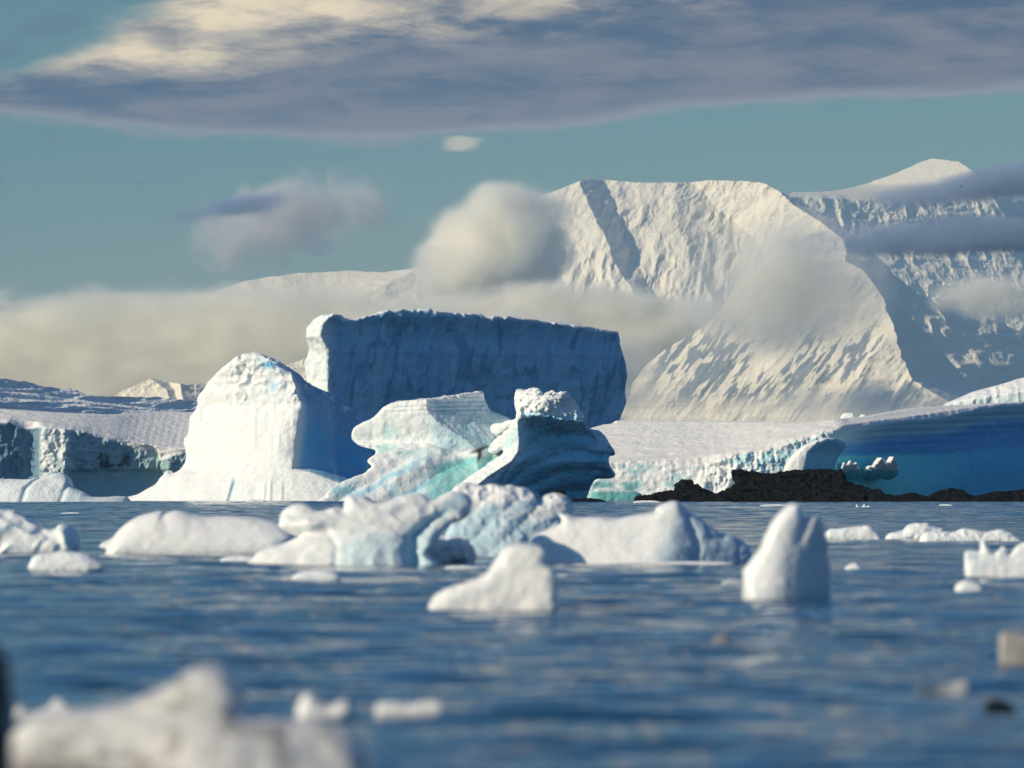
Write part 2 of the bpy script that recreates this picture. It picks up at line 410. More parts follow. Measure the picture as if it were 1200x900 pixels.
def rock_pyramid(u, p):
    a = u + (p - 400) * 0.72
    z = 0 * u
    m = .62 * fbm(a / 20, p / 60, z, 4, .6, 21) + 0.62 * fbm(a / 4.2, p / 12, z, 3, .6, 25) + .02
    ridge_right = line(p, [(310, 1020), (345, 1042), (368, 1052), (395, 1058), (420, 1066), (444, 1076), (500, 1150)])
    where = S(u, 745, 790) * S(p, 345, 400) * (1 - 0.75 * S(p, 455, 480)) * (1 - S(u, ridge_right - 14, ridge_right))
    band = 0.10 * np.exp(-((a - 895) / 26) ** 2) + 0.10 * np.exp(-((a - 935) / 16) ** 2) + 0.10 * np.exp(-((a - 860) / 20) ** 2) + .05 * np.exp(-((a - 1010) / 15) ** 2)
    return S(m + band + .12 * fbm(u / 60, p / 60, z, 2, .5, 29), 0.13, 0.20) * where * 0.85
mountain('mountain', 14500, [(680, 560), (725, 500), (738, 470), (745, 445), (760, 425), (785, 405), (820, 385), (845, 365), (870, 330), (900, 300), (950, 285), (1000, 292), (1020, 309), (1040, 328), (1060, 348), (1085, 372), (1110, 400), (1150, 440), (1200, 470), (1290, 560)],
         690, 1290, 573, rel_pyramid, 0.55, rock_pyramid, label='steep snow pyramid with blue rock streaks and a shaded right flank, cloud on its summit')

def rel_plateau(U, Pg):
    z = 0 * U
    wu = U + 9 * fbm(U / 30, Pg / 30, z, 3, .55, 30)
    r = clampfall(ridge(wu, Pg, [(684, 190), (692, 215), (697, 235), (720, 280), (745, 330), (760, 360)], 0.30, 1.6), 400)
    r = np.maximum(r, clampfall(ridge(wu, Pg, [(750, 190), (757, 215), (772, 250), (780, 300), (798, 335), (810, 370)], 3.0, 0.22) - 82, 130))
    r = np.maximum(r, clampfall(ridge(wu, Pg, [(800, 180), (806, 250), (816, 285), (836, 330), (850, 370)], 0.25, 1.5) - 66 + 0.5 * np.clip(Pg - 262, 0, 60), 60))
    r = np.maximum(r, clampfall(ridge(wu, Pg, [(838, 180), (842, 260), (846, 330), (860, 370)], 2.5, 0.15) - 76, 130))
    r2 = ridge(U, Pg, [(900, 190), (925, 204), (945, 225), (975, 245), (1003, 268), (1010, 300), (1015, 350)], 0.60, 1.6)
    r = np.maximum(r, r2 + 2)
    g = 5.0 * fbm(wu / 34, Pg / 30, z, 5, .47, 31) + 2.6 * ridged((U + .4 * Pg) / 22, Pg / 24, z, 4, .5, 35)
    lower = S(Pg, 250, 300)
    g = g + lower * 4.5 * ridged((U + .2 * Pg) / 18, Pg / 46, z, 4, .5, 37)
    shelf = 5.0 * np.abs(np.sin((Pg - 198 + 0.25 * (U - 800)) / 15.0 + 2.2 * fbm(U / 55, Pg / 40, z, 2, .5, 38))) * S(U, 760, 800)
    patch = S(fbm(U / 50, Pg / 40, z, 3, .5, 39), -.15, .25)
    zoneA = np.exp(-((U - line(Pg, [(190, 722), (250, 745), (330, 780)])) / 26) ** 2)
    cr = craggy(U, Pg, 16, 230, .35) * (2.2 + 3.5 * patch * S(Pg, 215, 290) + 3 * zoneA + 3.0 * S(U, 780, 810) * (1 - S(Pg, 206, 222)))
    but = 13 * ridged((wu + .25 * Pg) / 42, Pg / 120, z, 3, .5, 240) * S(Pg, 225, 300) + 6 * ridged((wu + .5 * Pg) / 34, Pg / 60, z, 3, .5, 244) * (1 - S(Pg, 240, 300)) * patch
    return r + g + shelf * .6 + cr + but
mountain('mountain', 19500, [(560, 330), (590, 250), (612, 227), (640, 211), (668, 200), (690, 191), (712, 189), (750, 193), (800, 194), (850, 191), (890, 194), (912, 197), (926, 206), (942, 214), (965, 224), (990, 240), (1020, 262), (1060, 300), (1120, 420), (1160, 560)],
         555, 1165, 573, rel_plateau, 0.9, label='broad ice-capped massif with a flat crest, a blue shaded gully and cliffs')

def rel_right(U, Pg):
    z = 0 * U
    r = clampfall(ridge(U, Pg, [(1160, 160), (1164, 175), (1180, 200), (1210, 260), (1240, 400)], 0.30, 1.2), 120)
    g = 9 * ridged((U - .5 * Pg) / 60, Pg / 34, z, 4, .5, 41) + 4 * fbm(U / 22, Pg / 14, z, 5, .5, 45)
    sh = -0.9 * (U - 940) * (1 - S(Pg, 200, 215)) * 0
    return (r + sh) + g * S(Pg, 195, 225) + 0.80 * (1230 - U) * S(Pg, 195, 225) + 4.5 * craggy(U, Pg, 15, 260, -.3) * S(Pg, 200, 230)
mountain('mountain', 24000, [(900, 260), (940, 213), (975, 212), (1010, 204), (1045, 193), (1080, 180), (1100, 170), (1118, 164), (1135, 165), (1152, 168), (1168, 180), (1200, 186), (1260, 205), (1330, 260), (1400, 560)],
         880, 1400, 573, rel_right, 0.9, label='far snow mountain with a rounded summit dome above a dark cloud streak')

def rel_spur(U, Pg):
    z = 0 * U
    a = U - (Pg - 400) * 0.6
    sl = 0.88 * (1250 - U)        # whole slope turned away from the sun
    g = 22 * ridged(a / 80, Pg / 60, z, 4, .45, 51) + 5 * fbm(a / 22, Pg / 20, z, 4, .5, 55) + 3.5 * craggy(U, Pg, 14, 270, -.5)
    return sl + g
mountain('mountain', 17000, [(960, 420), (1000, 300), (1022, 303), (1045, 318), (1080, 345), (1110, 350), (1150, 366), (1200, 384), (1260, 410), (1340, 560)],
         960, 1330, 573, rel_spur, 0.8, label='lower blue-shaded snow spur with sunlit patches to the right of the pyramid')

def rel_left(U, Pg):
    z = 0 * U
    r = clampfall(ridge(U, Pg, [(490, 292), (470, 305), (440, 320), (400, 340)], 0.9, 0.15), 30)
    return r + 7 * ridged(U / 90, Pg / 30, z, 4, .5, 61) + 1.6 * fbm(U / 14, Pg / 6, z, 4, .5, 65)
mountain('mountain', 19000, [(150, 400), (236, 325), (262, 314), (300, 307), (340, 302), (400, 299), (440, 302), (470, 298), (490, 294), (512, 301), (540, 308), (600, 318), (660, 325), (720, 345), (760, 560)],
         150, 765, 573, rel_left, 1.6, label='long low cream snow ridge above the cloud bank, left of the massif')
def rel_small(U, Pg):
    z = 0 * U
    r = clampfall(ridge(U, Pg, [(168, 440), (190, 455), (200, 480)], 0.3, 1.3), 24)
    r = np.maximum(r, clampfall(ridge(U, Pg, [(205, 440), (208, 460), (215, 480)], 1.0, 1.4) - 2, 30))
    return r + 5 * ridged(U / 26, Pg / 18, z, 5, .6, 71)
mountain('mountain', 9500, [(90, 500), (125, 463), (140, 455), (158, 447), (172, 442), (190, 446), (212, 449), (232, 447), (250, 440), (290, 436), (320, 430), (345, 420), (365, 412), (400, 425), (450, 470), (470, 560)],
         90, 475, 573, rel_small, 0.7, label='small distant jagged peaks low behind the left snowfield')

# ------------------------------------------------------------ haze over the whole scene
def build_haze():
    bm = bmesh.new(); bmesh.ops.create_cube(bm, size=1.0)
    me = bpy.data.meshes.new('haze'); bm.to_mesh(me); bm.free()
    o = bpy.data.objects.new('haze', me); C.objects.link(o)
    zlo, zhi = -16.0, 1700.0
    o.scale = (64000, 30400 + 700, zhi - zlo); o.location = (0, (30400 - 700) / 2, (zlo + zhi) / 2)
    m = bpy.data.materials.new('haze_air'); m.use_nodes = True; t = NT(m.node_tree)
    v = t.n('ShaderNodeVolumePrincipled', ins={'Color': (0.50, 0.76, 0.96, 1), 'Density': HAZE, 'Anisotropy': 0.2})
    t.n('ShaderNodeOutputMaterial', ins={'Volume': v.outputs[0]})
    me.materials.append(m); tag(o, 'thin blue sea haze in front of the mountains', 'haze', kind='stuff')
HAZE = 2.8e-5
build_haze()

# ------------------------------------------------------------ clouds that hang on the mountains
def cloud(D, cx, cy, rx, ry, rv, dens, label, col=(0.95, 0.95, 0.95), seed=0.0, nscale=1.0, soft=0.55, rot=0.0, squash=1.0, name='cloud', rate=0.6, namp=1.6):
    s = D / F
    bm = bmesh.new(); bmesh.ops.create_icosphere(bm, subdivisions=4, radius=1.0)
    me = bpy.data.meshes.new(name); bm.to_mesh(me); bm.free()
    for p in me.polygons: p.use_smooth = True
    o = bpy.data.objects.new(name, me); C.objects.link(o)
    o.location = P(cx, cy, D); o.scale = (rx * s, rv * s, ry * s); o.rotation_euler = (0, -rot, 0)
    m = bpy.data.materials.new('cloud_vapour'); m.use_nodes = True; t = NT(m.node_tree)
    ob = t.n('ShaderNodeTexCoord').outputs['Object']
    ln = t.n('ShaderNodeVectorMath', operation='LENGTH', ins={0: ob}).outputs['Value']
    mp = t.n('ShaderNodeMapping', ins={'Vector': ob}); big = min(rx, 400)
    mp.inputs['Scale'].default_value = (rx / 60 * nscale, rv / 60 * nscale, ry / 60 * nscale * squash); mp.inputs['Location'].default_value = (seed, seed * 1.7, 0)
    a = t.noise(mp.outputs[0], 1.0, 7, 0.6, 0.3)
    r = t.math('ADD', ln, t.math('MULTIPLY', t.math('SUBTRACT', a, 0.5), namp))
    d = t.smooth(r, 0.92, 0.92 - soft)
    rim = t.smooth(ln, 1.0, 0.85)
    d = t.math('MULTIPLY', t.math('MULTIPLY', d, rim), dens)
    v = t.n('ShaderNodeVolumePrincipled', ins={'Color': (*col, 1), 'Density': d, 'Anisotropy': -0.3})
    t.n('ShaderNodeOutputMaterial', ins={'Volume': v.outputs[0]})
    m.cycles.volume_step_rate = rate if hasattr(m.cycles, 'volume_step_rate') else 1
    me.materials.append(m); tag(o, label, 'cloud'); return o
CR = (1.0, 0.987, 0.945); GR = (0.42, 0.52, 0.70)  # GR: cloud in shade, the shade put into a low blue-grey albedo
cloud(17500, 578, 291, 116, 84, 90, 0.10, 'round cream puff of cloud against the left shoulder of the massif', CR, 1.0, 0.95, rot=0.35, namp=1.15, soft=.75)
cloud(13600, 922, 340, 150, 112, 60, 0.05, 'pale veil of cloud wrapped round the top of the snow pyramid', CR, 3.0, 0.8, soft=1.1, namp=1.0, rot=.1)
cloud(13000, 1230, 272, 350, 31, 70, 0.035, 'long dark blue-grey cloud streak across the mountain, the lower of the two', GR, 5.0, 0.7, soft=0.5, rot=0.05, namp=.9, squash=2.0)
cloud(13000, 1260, 202, 300, 27, 70, 0.030, 'dark cloud streak just below the far summit dome, the upper of the two', GR, 6.0, 0.7, soft=0.5, rot=0.13, namp=.9, squash=2.0)
cloud(16000, 335, 258, 170, 64, 50, 0.020, 'ragged mauve cloud floating alone above the low left ridge', (0.93, 0.90, 0.90), 8.3, 1.3, soft=0.8, rot=0.2, namp=1.9)
cloud(15800, 278, 242, 110, 19, 40, 0.022, 'small dark blue streak of cloud on the upper left of the mauve one', (0.35, 0.48, 0.70), 2.3, 1.2, soft=0.9, rot=0.16, namp=1.5, squash=2.0)  # dark streak, again shade given as albedo
cloud(13800, 1030, 474, 170, 34, 40, 0.025, 'low mist pooled at the foot of the snow pyramid', CR, 9.0, 0.8, soft=0.9)
cloud(13600, 1165, 350, 90, 34, 40, 0.04, 'pale mist in the hollow behind the pyramid by the right frame edge', CR, 11.0, 1.0, soft=0.8)
cloud(12500, 230, 462, 640, 150, 90, 0.05, 'wide grey-cream cloud bank lying low behind the icebergs', (1.0, 0.982, 0.918), 13.0, 0.8, soft=0.35, namp=0.6, squash=2.0)
cloud(17000, 660, 402, 250, 84, 60, 0.05, 'grey cloud bank filling the gap between the tabular iceberg and the massif', (1.0, 0.982, 0.925), 15.0, 0.9, soft=0.4, namp=0.8, squash=1.6)

# ------------------------------------------------------------ icebergs
def base(o, label, cat='iceberg', group=None): return tag(o, label, cat, group)

# big tabular berg, far behind
def f_tab(U, Pg):
    uc = line(Pg, [(355, 392), (369, 389), (380, 378), (394, 374), (411, 385), (459, 384), (600, 384)])
    du = U - uc
    d = np.where(du < 0, du * 1.0, -du * 0.72)
    z = 0 * U
    d = d + 9.0 * ridged(U / 40 + fbm(U / 40, Pg / 60, z, 2, .5, 80) * .5, Pg / 110, z, 4, .5, 81) * S(du, 0, 20) + 2.6 * ridged(U / 13 + Pg / 200, Pg / 50, z, 3, .5, 84)
    return d - 0.05 * (574 - Pg) * S(du, 0, 10)
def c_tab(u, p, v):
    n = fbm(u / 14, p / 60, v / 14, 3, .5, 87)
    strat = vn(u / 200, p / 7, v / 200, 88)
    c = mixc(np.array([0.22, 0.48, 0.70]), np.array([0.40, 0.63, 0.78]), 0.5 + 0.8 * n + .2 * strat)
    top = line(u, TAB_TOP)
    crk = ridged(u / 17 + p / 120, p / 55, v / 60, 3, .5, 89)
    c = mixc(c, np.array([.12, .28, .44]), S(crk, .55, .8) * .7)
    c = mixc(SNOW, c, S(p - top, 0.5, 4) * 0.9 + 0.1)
    return mixc(c, np.array([0.80, 0.85, 0.86]), 1 - S(u, 380, 394))  # left end whiter than the wall, its sunlight put into the colour
TAB_TOP = [(360, 384), (368, 374), (378, 370), (398, 369), (402, 374), (422, 372), (434, 368), (446, 364), (468, 361), (484, 361), (486, 363.5), (490, 360), (503, 360), (504, 363), (531, 364),
           (562, 364), (566, 367), (600, 368), (630, 370), (671, 375), (702, 379), (729, 382)]
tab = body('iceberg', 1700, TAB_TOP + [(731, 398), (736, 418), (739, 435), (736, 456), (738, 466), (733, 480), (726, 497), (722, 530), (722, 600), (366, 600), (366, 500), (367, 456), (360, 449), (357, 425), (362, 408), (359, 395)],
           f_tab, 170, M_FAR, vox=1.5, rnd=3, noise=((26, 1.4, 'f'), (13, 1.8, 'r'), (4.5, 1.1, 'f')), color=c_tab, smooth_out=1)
base(tab, 'huge flat-topped tabular iceberg with a dark blue wall and a sunlit left end')

# domed white berg at left
LB = [(120, 605), (122, 590), (140, 584), (157, 580), (170, 574), (181, 567), (186, 560), (190, 556), (193, 551), (198, 555), (205, 553), (212, 547), (216, 535), (214, 517), (219, 507), (222, 488), (228, 479), (231, 464),
      (236, 456), (242, 446), (258, 433), (270, 425), (282, 419), (294, 415), (304, 417), (311, 420), (322, 424), (330, 429), (343, 437), (352, 444), (362, 452), (383, 462), (405, 474), (419, 483), (430, 490),
      (438, 500), (446, 520), (448, 545), (446, 562), (470, 580), (470, 605)]
def f_left(U, Pg):
    z = 0 * U
    uc = line(Pg, [(415, 318), (429, 330), (440, 341), (455, 348), (475, 353), (500, 352), (530, 348), (549, 347), (600, 347)]) + 5 * fbm(Pg / 16, z, z, 3, .5, 98) * (1 - S(Pg, 470, 530)) - 3 * S(Pg, 480, 500) * (1 - S(Pg, 525, 545))
    du = U - uc
    rib = 8 * (1 - np.abs(np.sin((du + 4 * vn(U / 20, Pg / 20, z, 95) - (Pg - 500) * 0.18) * 0.085))) ** 1.5 * S(du, 14, 30) * S(Pg, 445, 490) + 4 * fbm(U / 14, Pg / 12, z, 4, .55, 96) * S(du, 4, 16) * (1 - S(Pg - U * .6, 240, 290))
    soft = 2 + 9 * S(Pg, 470, 510)
    face = 62 + soft * .6 - np.where(du < 0, -du * 0.50 + 0.0016 * du * du, np.clip(du, 0, 200) * .62 + 30 * (1 - np.exp(-np.clip(du, 0, 200) / 16)) - 10 * S(du, 50, 95)) - soft * np.exp(-np.abs(du) / (soft * 1.2)) + rib
    face = face - 0.30 * (549 - Pg) * (Pg < 549)
    ln = line(U, [(120, 573), (215, 556), (260, 552), (300, 550), (347, 550), (365, 553), (380, 558), (397, 565), (420, 574), (470, 590)])
    dd = Pg - ln
    skirt = 58 - 0.62 * (320 - U) * (U < 320) + .30 * (U - 320) * (U >= 320) + np.where(dd > 0, dd * 1.15, dd * np.where(U > 345, 7, 1.9))
    d = np.where(U < 345, smax(face, skirt, 16), np.maximum(face, skirt))
    d = d + 1.0 * fbm(U / 24, Pg / 50, z, 4, .55, 97) * (du < 0)
    groove = -5 * np.exp(-((U - 276 + (Pg - 570) * .25) / 2.4) ** 2) * S(Pg, 556, 566)
    fl = 1.5 * vn(U / 3.4, Pg / 60, z, 90) * S(Pg, 558, 570) * S(U, 285, 300) * (1 - S(U, 335, 350))
    fl2 = .5 * vn(U / 3.2, Pg / 40, z, 91) * S(Pg, 462, 475) * (1 - S(Pg, 500, 540)) * (du < 0)
    return d + groove + fl + fl2
def lumps_left(u, p):
    p = p + 16 * fbm(u / 22, p / 40, 0 * u, 3, .5, 99)
    top = line(p, [(415, 1.0), (456, 1.0), (490, 0.15), (600, 0.08)]) * S(u, 245, 285)
    edge = 0.5 * (1 - S(u, 225, 262)) * S(p, 430, 470) * (1 - S(p, 500, 540))
    rim = S(u, 350, 360) * (1 - S(p - line(u, [(350, 445), (430, 490)]), 18, 50)) * .7
    return np.maximum(np.maximum(top * (u < 352), edge), rim)
def c_left(u, p, v):
    n = fbm(u / 9, p / 9, v / 9, 4, .6, 93)
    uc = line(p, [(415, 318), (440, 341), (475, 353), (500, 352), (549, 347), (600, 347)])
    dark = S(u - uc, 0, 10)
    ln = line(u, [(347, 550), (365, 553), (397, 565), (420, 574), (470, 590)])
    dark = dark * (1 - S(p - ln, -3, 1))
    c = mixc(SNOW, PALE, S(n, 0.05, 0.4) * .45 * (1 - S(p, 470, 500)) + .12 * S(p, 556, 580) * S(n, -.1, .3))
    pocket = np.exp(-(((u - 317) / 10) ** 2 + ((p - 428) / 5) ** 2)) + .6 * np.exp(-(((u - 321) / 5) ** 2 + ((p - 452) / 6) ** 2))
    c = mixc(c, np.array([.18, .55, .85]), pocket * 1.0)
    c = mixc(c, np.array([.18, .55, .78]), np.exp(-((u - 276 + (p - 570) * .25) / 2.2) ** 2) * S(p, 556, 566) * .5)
    deep = mixc(np.array([0.26, 0.44, 0.62]), np.array([0.12, 0.46, 0.76]), S(p - (u - 350) * .35, 455, 520) + n * .6)  # bluer ice on the side away from the sun, shade put into the colour
    deep = mixc(deep, np.array([.36, .72, .90]), np.exp(-(u - uc) / 9) * S(p, 450, 480))  # paler beside the ridge, light through thin ice painted in
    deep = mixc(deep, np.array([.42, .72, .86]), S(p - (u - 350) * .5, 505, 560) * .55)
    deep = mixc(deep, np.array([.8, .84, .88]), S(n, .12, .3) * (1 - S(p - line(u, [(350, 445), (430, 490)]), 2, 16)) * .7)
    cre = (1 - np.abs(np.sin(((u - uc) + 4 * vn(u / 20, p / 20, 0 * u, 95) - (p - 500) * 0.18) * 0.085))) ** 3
    deep = mixc(deep, np.array([.45, .68, .85]), cre * S(u - uc, 14, 30) * S(p, 445, 490) * .6)  # rib crests painted lighter to bring out their shading
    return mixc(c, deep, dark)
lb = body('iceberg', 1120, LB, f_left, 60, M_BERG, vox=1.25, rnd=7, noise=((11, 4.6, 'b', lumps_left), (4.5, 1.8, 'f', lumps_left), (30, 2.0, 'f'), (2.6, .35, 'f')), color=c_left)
base(lb, 'white domed iceberg with smooth sunlit face, lumpy crown and deep blue hollow')

# low smooth lobes at far left, in front of the glacier
LL = [(-60, 605), (-60, 566), (-20, 561), (5, 562), (26, 562), (40, 560), (50, 558), (60, 554), (68, 554), (76, 557), (82, 563), (85, 570), (94, 574), (102, 578), (108, 582), (125, 583), (140, 582), (150, 586), (150, 605)]
def f_ll(U, Pg):
    seam = line(Pg, [(552, 70), (562, 44), (572, 33), (590, 29)])
    du = U - seam
    s2 = U - line(Pg, [(552, 90), (575, 78), (590, 74)])
    d = 20 + (Pg - 560) * 1.1 - 5 * np.exp(-(du / 3.2) ** 2) - 3.5 * np.exp(-(s2 / 3) ** 2) - .004 * (U - 60) ** 2 * .6
    return d
ll = body('ice_floe', 1045, LL, f_ll, 40, M_BERG, vox=1.1, rnd=9, noise=((22, 2.0, 'f'), (3, .3, 'f')),
          color=lambda u, p, v: mixc(SNOW, PALE, .25 + .5 * S(u, 70, 90) * (1 - S(u, 90, 110)) + .5 * np.exp(-((u - line(p, [(552, 70), (562, 44), (572, 33), (590, 29)])) / 3) ** 2)))
base(ll, 'smooth rounded low white ice lobes lying before the dirty glacier cliff', 'ice floe')

# slab berg in the centre
SB = [(380, 605), (384, 580), (392, 572), (402, 566), (415, 560), (427, 556), (434, 550), (437, 546), (432, 540), (440, 533), (440, 527), (430, 524), (420, 521), (414, 514), (413, 506), (417, 500), (425, 495), (432, 492), (440, 487), (446, 480), (453, 475),
      (471, 470), (502, 467), (520, 465), (536, 463), (550, 460), (564, 458.5), (566, 466), (570, 474), (574, 481), (583, 485), (592, 489), (599, 493), (612, 505), (618, 530), (620, 560), (620, 605)]
def f_slab(U, Pg):
    z = 0 * U
    # upper block: left part faces the sun, right part is turned away
    uc = line(Pg, [(455, 500), (480, 500), (495, 512), (515, 545), (530, 560)])
    du = U - uc
    blk = 26 - np.where(du < 0, -du * 0.35, du * 0.82) - .25 * (530 - Pg)
    # notch: the base step runs diagonally down to the left
    ln = line(U, [(380, 545), (430, 538), (500, 524), (530, 527), (560, 527), (600, 520)])
    dd = Pg - ln
    ramp = 20 + np.where(dd > 0, dd * 0.9, dd * 2.5) - .2 * (U - 500)
    d = np.maximum(blk, ramp)
    # diagonal rounded rolls
    a = (U - 400) * 0.55 + (Pg - 585) * 1.0
    roll = S(Pg - ln, 2, 14)
    d = d + roll * (5.5 * np.abs(np.sin((a + 5 * vn(U / 25, Pg / 25, z, 101)) * 0.085)) - 2.5) * (1 - .6 * S(U, 530, 560))
    # bulge of the second lobe
    q = np.exp(-(((a - 8) / 11) ** 2)) * S(U, 440, 470) * (1 - S(U, 510, 540)) * 7
    st = .9 * np.sin(Pg * 1.25 + .05 * U) * S(dd, -4, -12) * S(U, 440, 470) * (1 - S(Pg, 478, 490))
    return d + q + st
def c_slab(u, p, v):
    n = fbm(u / 8, p / 8, v / 8, 4, .6, 103); n2 = fbm(u / 22, p / 22, v / 22, 3, .5, 104)
    c = mixc(SNOW, PALE, S(n, 0.0, .3) * .5)
    c = mixc(c, np.array([.45, .80, .80]), S(n2, .0, .35) * .5 * S(p, 478, 500) * (1 - S(p, 525, 545)))
    c = mixc(c, np.array([0.36, 0.56, 0.66]), S(u, 495, 520) * S(p, 463, 474) * (1 - S(p, 522, 534)) * (.75 + .5 * n))  # turned-away right block painted grey-blue, part shade in the colour
    a = (u - 400) * 0.55 + (p - 585)
    streak = np.exp(-((a - 38 + 4 * n2) / 3.5) ** 2) + .9 * np.exp(-((a - 6 + 5 * n2) / 4) ** 2) + .8 * np.exp(-((a + 0 - 60) / 2.5) ** 2)
    c = mixc(c, np.array([.22, .62, .80]), np.clip(streak, 0, 1) * S(p, 530, 545) * .75)
    tq = S(u * 1.0 + (p - 585) * .35, 486, 506) * S(p - line(u, [(500, 548), (520, 540), (560, 534), (600, 530)]), -2, 4)
    c = mixc(c, TEAL, tq * (.8 + .3 * n))
    lowl = S(p, 562, 574) * (1 - S(u, 455, 480)) * S(n2, -.1, .25)
    return mixc(c, np.array([.35, .70, .80]), lowl * .7)
sb = body('iceberg', 1085, SB, f_slab, 50, M_BERG, vox=1.15, rnd=5, noise=((9, 1.6, 'f'), (4, .9, 'r', lambda u, p: .3 + .9 * S(u, 500, 520) * (1 - S(p, 518, 528))), (26, 2.2, 'f')), color=c_slab)
base(sb, 'tilted slab iceberg with layered white top and turquoise flowing foot')

# overhanging sculpted berg
MB_ = [(495, 605), (508, 592), (519, 583), (535, 571), (548, 561), (560, 553), (570, 546), (580, 539), (590, 531), (588, 527), (580, 531), (573, 529), (574, 522), (583, 513), (592, 505), (596, 502), (586, 510), (578, 508), (575, 502), (578, 497), (588, 496), (598, 493), (607, 492), (608, 487), (610, 482), (606, 474),
       (605, 466), (607, 461), (612, 461), (616, 466), (620, 461), (626, 459.5), (632, 463), (635, 469), (640, 466), (646, 464.5), (654, 466), (660, 464), (665, 469), (672, 477), (676, 484), (680, 492), (688, 499), (694, 503), (703, 505), (709, 511), (715, 520), (722, 531),
       (716, 533), (714, 538), (717, 548), (722, 557), (713, 560), (700, 560), (694, 567), (691, 576), (688, 585), (688, 605)]
def f_mush(U, Pg):
    z = 0 * U
    uf = line(Pg, [(455, 640), (480, 612), (492, 606), (505, 607), (520, 608), (530, 606), (540, 600), (548, 588), (556, 575), (566, 562), (585, 540), (605, 520)])
    du = U - uf
    d = 40 - np.where(du < 0, -du * .75, du * .95) + (Pg - 500) * .10
    tyl = line(U, [(600, 488), (640, 491), (690, 500), (720, 510)]) + 6 * fbm(U / 14, z, z, 3, .6, 120)
    # hollow under the crown, sweeping flow ridges
    hol = np.exp(-((Pg - 515) / 17) ** 2) * S(du, 4, 26) * 17
    sw = (Pg - 500) - 42 * np.exp(-np.clip(U - 600, -20, 200) / 32) - .12 * np.clip(U - 660, 0, 99) + 4 * vn(U / 30, Pg / 30, z, 112)
    fl = 6.0 * np.abs(np.sin(sw * .14 + .8 * vn(U / 40, Pg / 20, z, 111))) * S(du, 2, 14)
    crown = 8 * (1 - S(Pg, line(U, [(600, 488), (640, 491), (690, 500), (720, 510)]) - 3, line(U, [(600, 488), (640, 491), (690, 500), (720, 510)]) + 3)) * S(U, 600, 612)
    crown = crown + (.95 * np.clip(du, 0, 99) - .35 * np.abs(U - 640) + 4) * (1 - S(Pg, tyl - 3, tyl + 2)) * S(U, 598, 606)
    nose = 8 * np.exp(-(((U - 712) / 12) ** 2 + ((Pg - 520) / 12) ** 2)) + 8 * np.exp(-(((U - 712) / 12) ** 2 + ((Pg - 552) / 8) ** 2))
    return d - hol + fl + crown + nose
def c_mush(u, p, v):
    n = fbm(u / 8, p / 5, v / 8, 4, .6, 113)
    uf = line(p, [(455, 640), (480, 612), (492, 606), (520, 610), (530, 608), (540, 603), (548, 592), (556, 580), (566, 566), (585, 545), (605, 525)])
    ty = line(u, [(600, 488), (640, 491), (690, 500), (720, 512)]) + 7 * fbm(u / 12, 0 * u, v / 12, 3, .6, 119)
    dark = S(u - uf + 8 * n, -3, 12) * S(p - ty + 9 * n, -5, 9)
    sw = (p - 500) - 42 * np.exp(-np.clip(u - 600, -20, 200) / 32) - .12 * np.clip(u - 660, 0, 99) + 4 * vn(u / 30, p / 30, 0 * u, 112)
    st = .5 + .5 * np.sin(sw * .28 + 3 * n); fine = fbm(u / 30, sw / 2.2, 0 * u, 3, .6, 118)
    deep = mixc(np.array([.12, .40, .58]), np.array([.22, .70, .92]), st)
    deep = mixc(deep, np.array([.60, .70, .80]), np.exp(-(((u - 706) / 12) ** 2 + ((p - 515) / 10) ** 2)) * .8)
    deep = mixc(deep, np.array([.10, .13, .15]), S(n + .5 * np.exp(-((p - ty - 10) / 7) ** 2), .35, .6) * .8)  # shadow streaks below the crown, painted into the ice colour
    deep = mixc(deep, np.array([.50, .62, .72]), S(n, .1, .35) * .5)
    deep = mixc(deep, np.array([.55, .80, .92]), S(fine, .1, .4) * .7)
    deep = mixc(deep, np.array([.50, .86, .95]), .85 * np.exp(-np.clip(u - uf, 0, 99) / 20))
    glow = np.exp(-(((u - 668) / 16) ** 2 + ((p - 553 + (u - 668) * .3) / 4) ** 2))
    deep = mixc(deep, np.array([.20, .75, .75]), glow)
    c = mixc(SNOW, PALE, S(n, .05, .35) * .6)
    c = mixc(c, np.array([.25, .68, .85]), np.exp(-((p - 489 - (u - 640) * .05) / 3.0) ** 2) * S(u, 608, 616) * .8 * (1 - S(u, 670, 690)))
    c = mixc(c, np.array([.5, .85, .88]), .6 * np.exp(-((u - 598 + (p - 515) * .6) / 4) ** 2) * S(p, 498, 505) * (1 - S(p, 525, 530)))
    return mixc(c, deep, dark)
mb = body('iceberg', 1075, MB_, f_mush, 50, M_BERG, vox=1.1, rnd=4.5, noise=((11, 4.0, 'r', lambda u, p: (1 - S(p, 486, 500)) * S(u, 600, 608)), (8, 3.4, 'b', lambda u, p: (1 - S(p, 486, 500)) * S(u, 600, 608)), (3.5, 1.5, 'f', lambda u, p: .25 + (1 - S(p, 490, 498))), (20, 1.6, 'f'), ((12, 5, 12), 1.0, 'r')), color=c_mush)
base(mb, 'overhanging wind-carved iceberg with a knobbly white crown and dark blue hollowed flank')

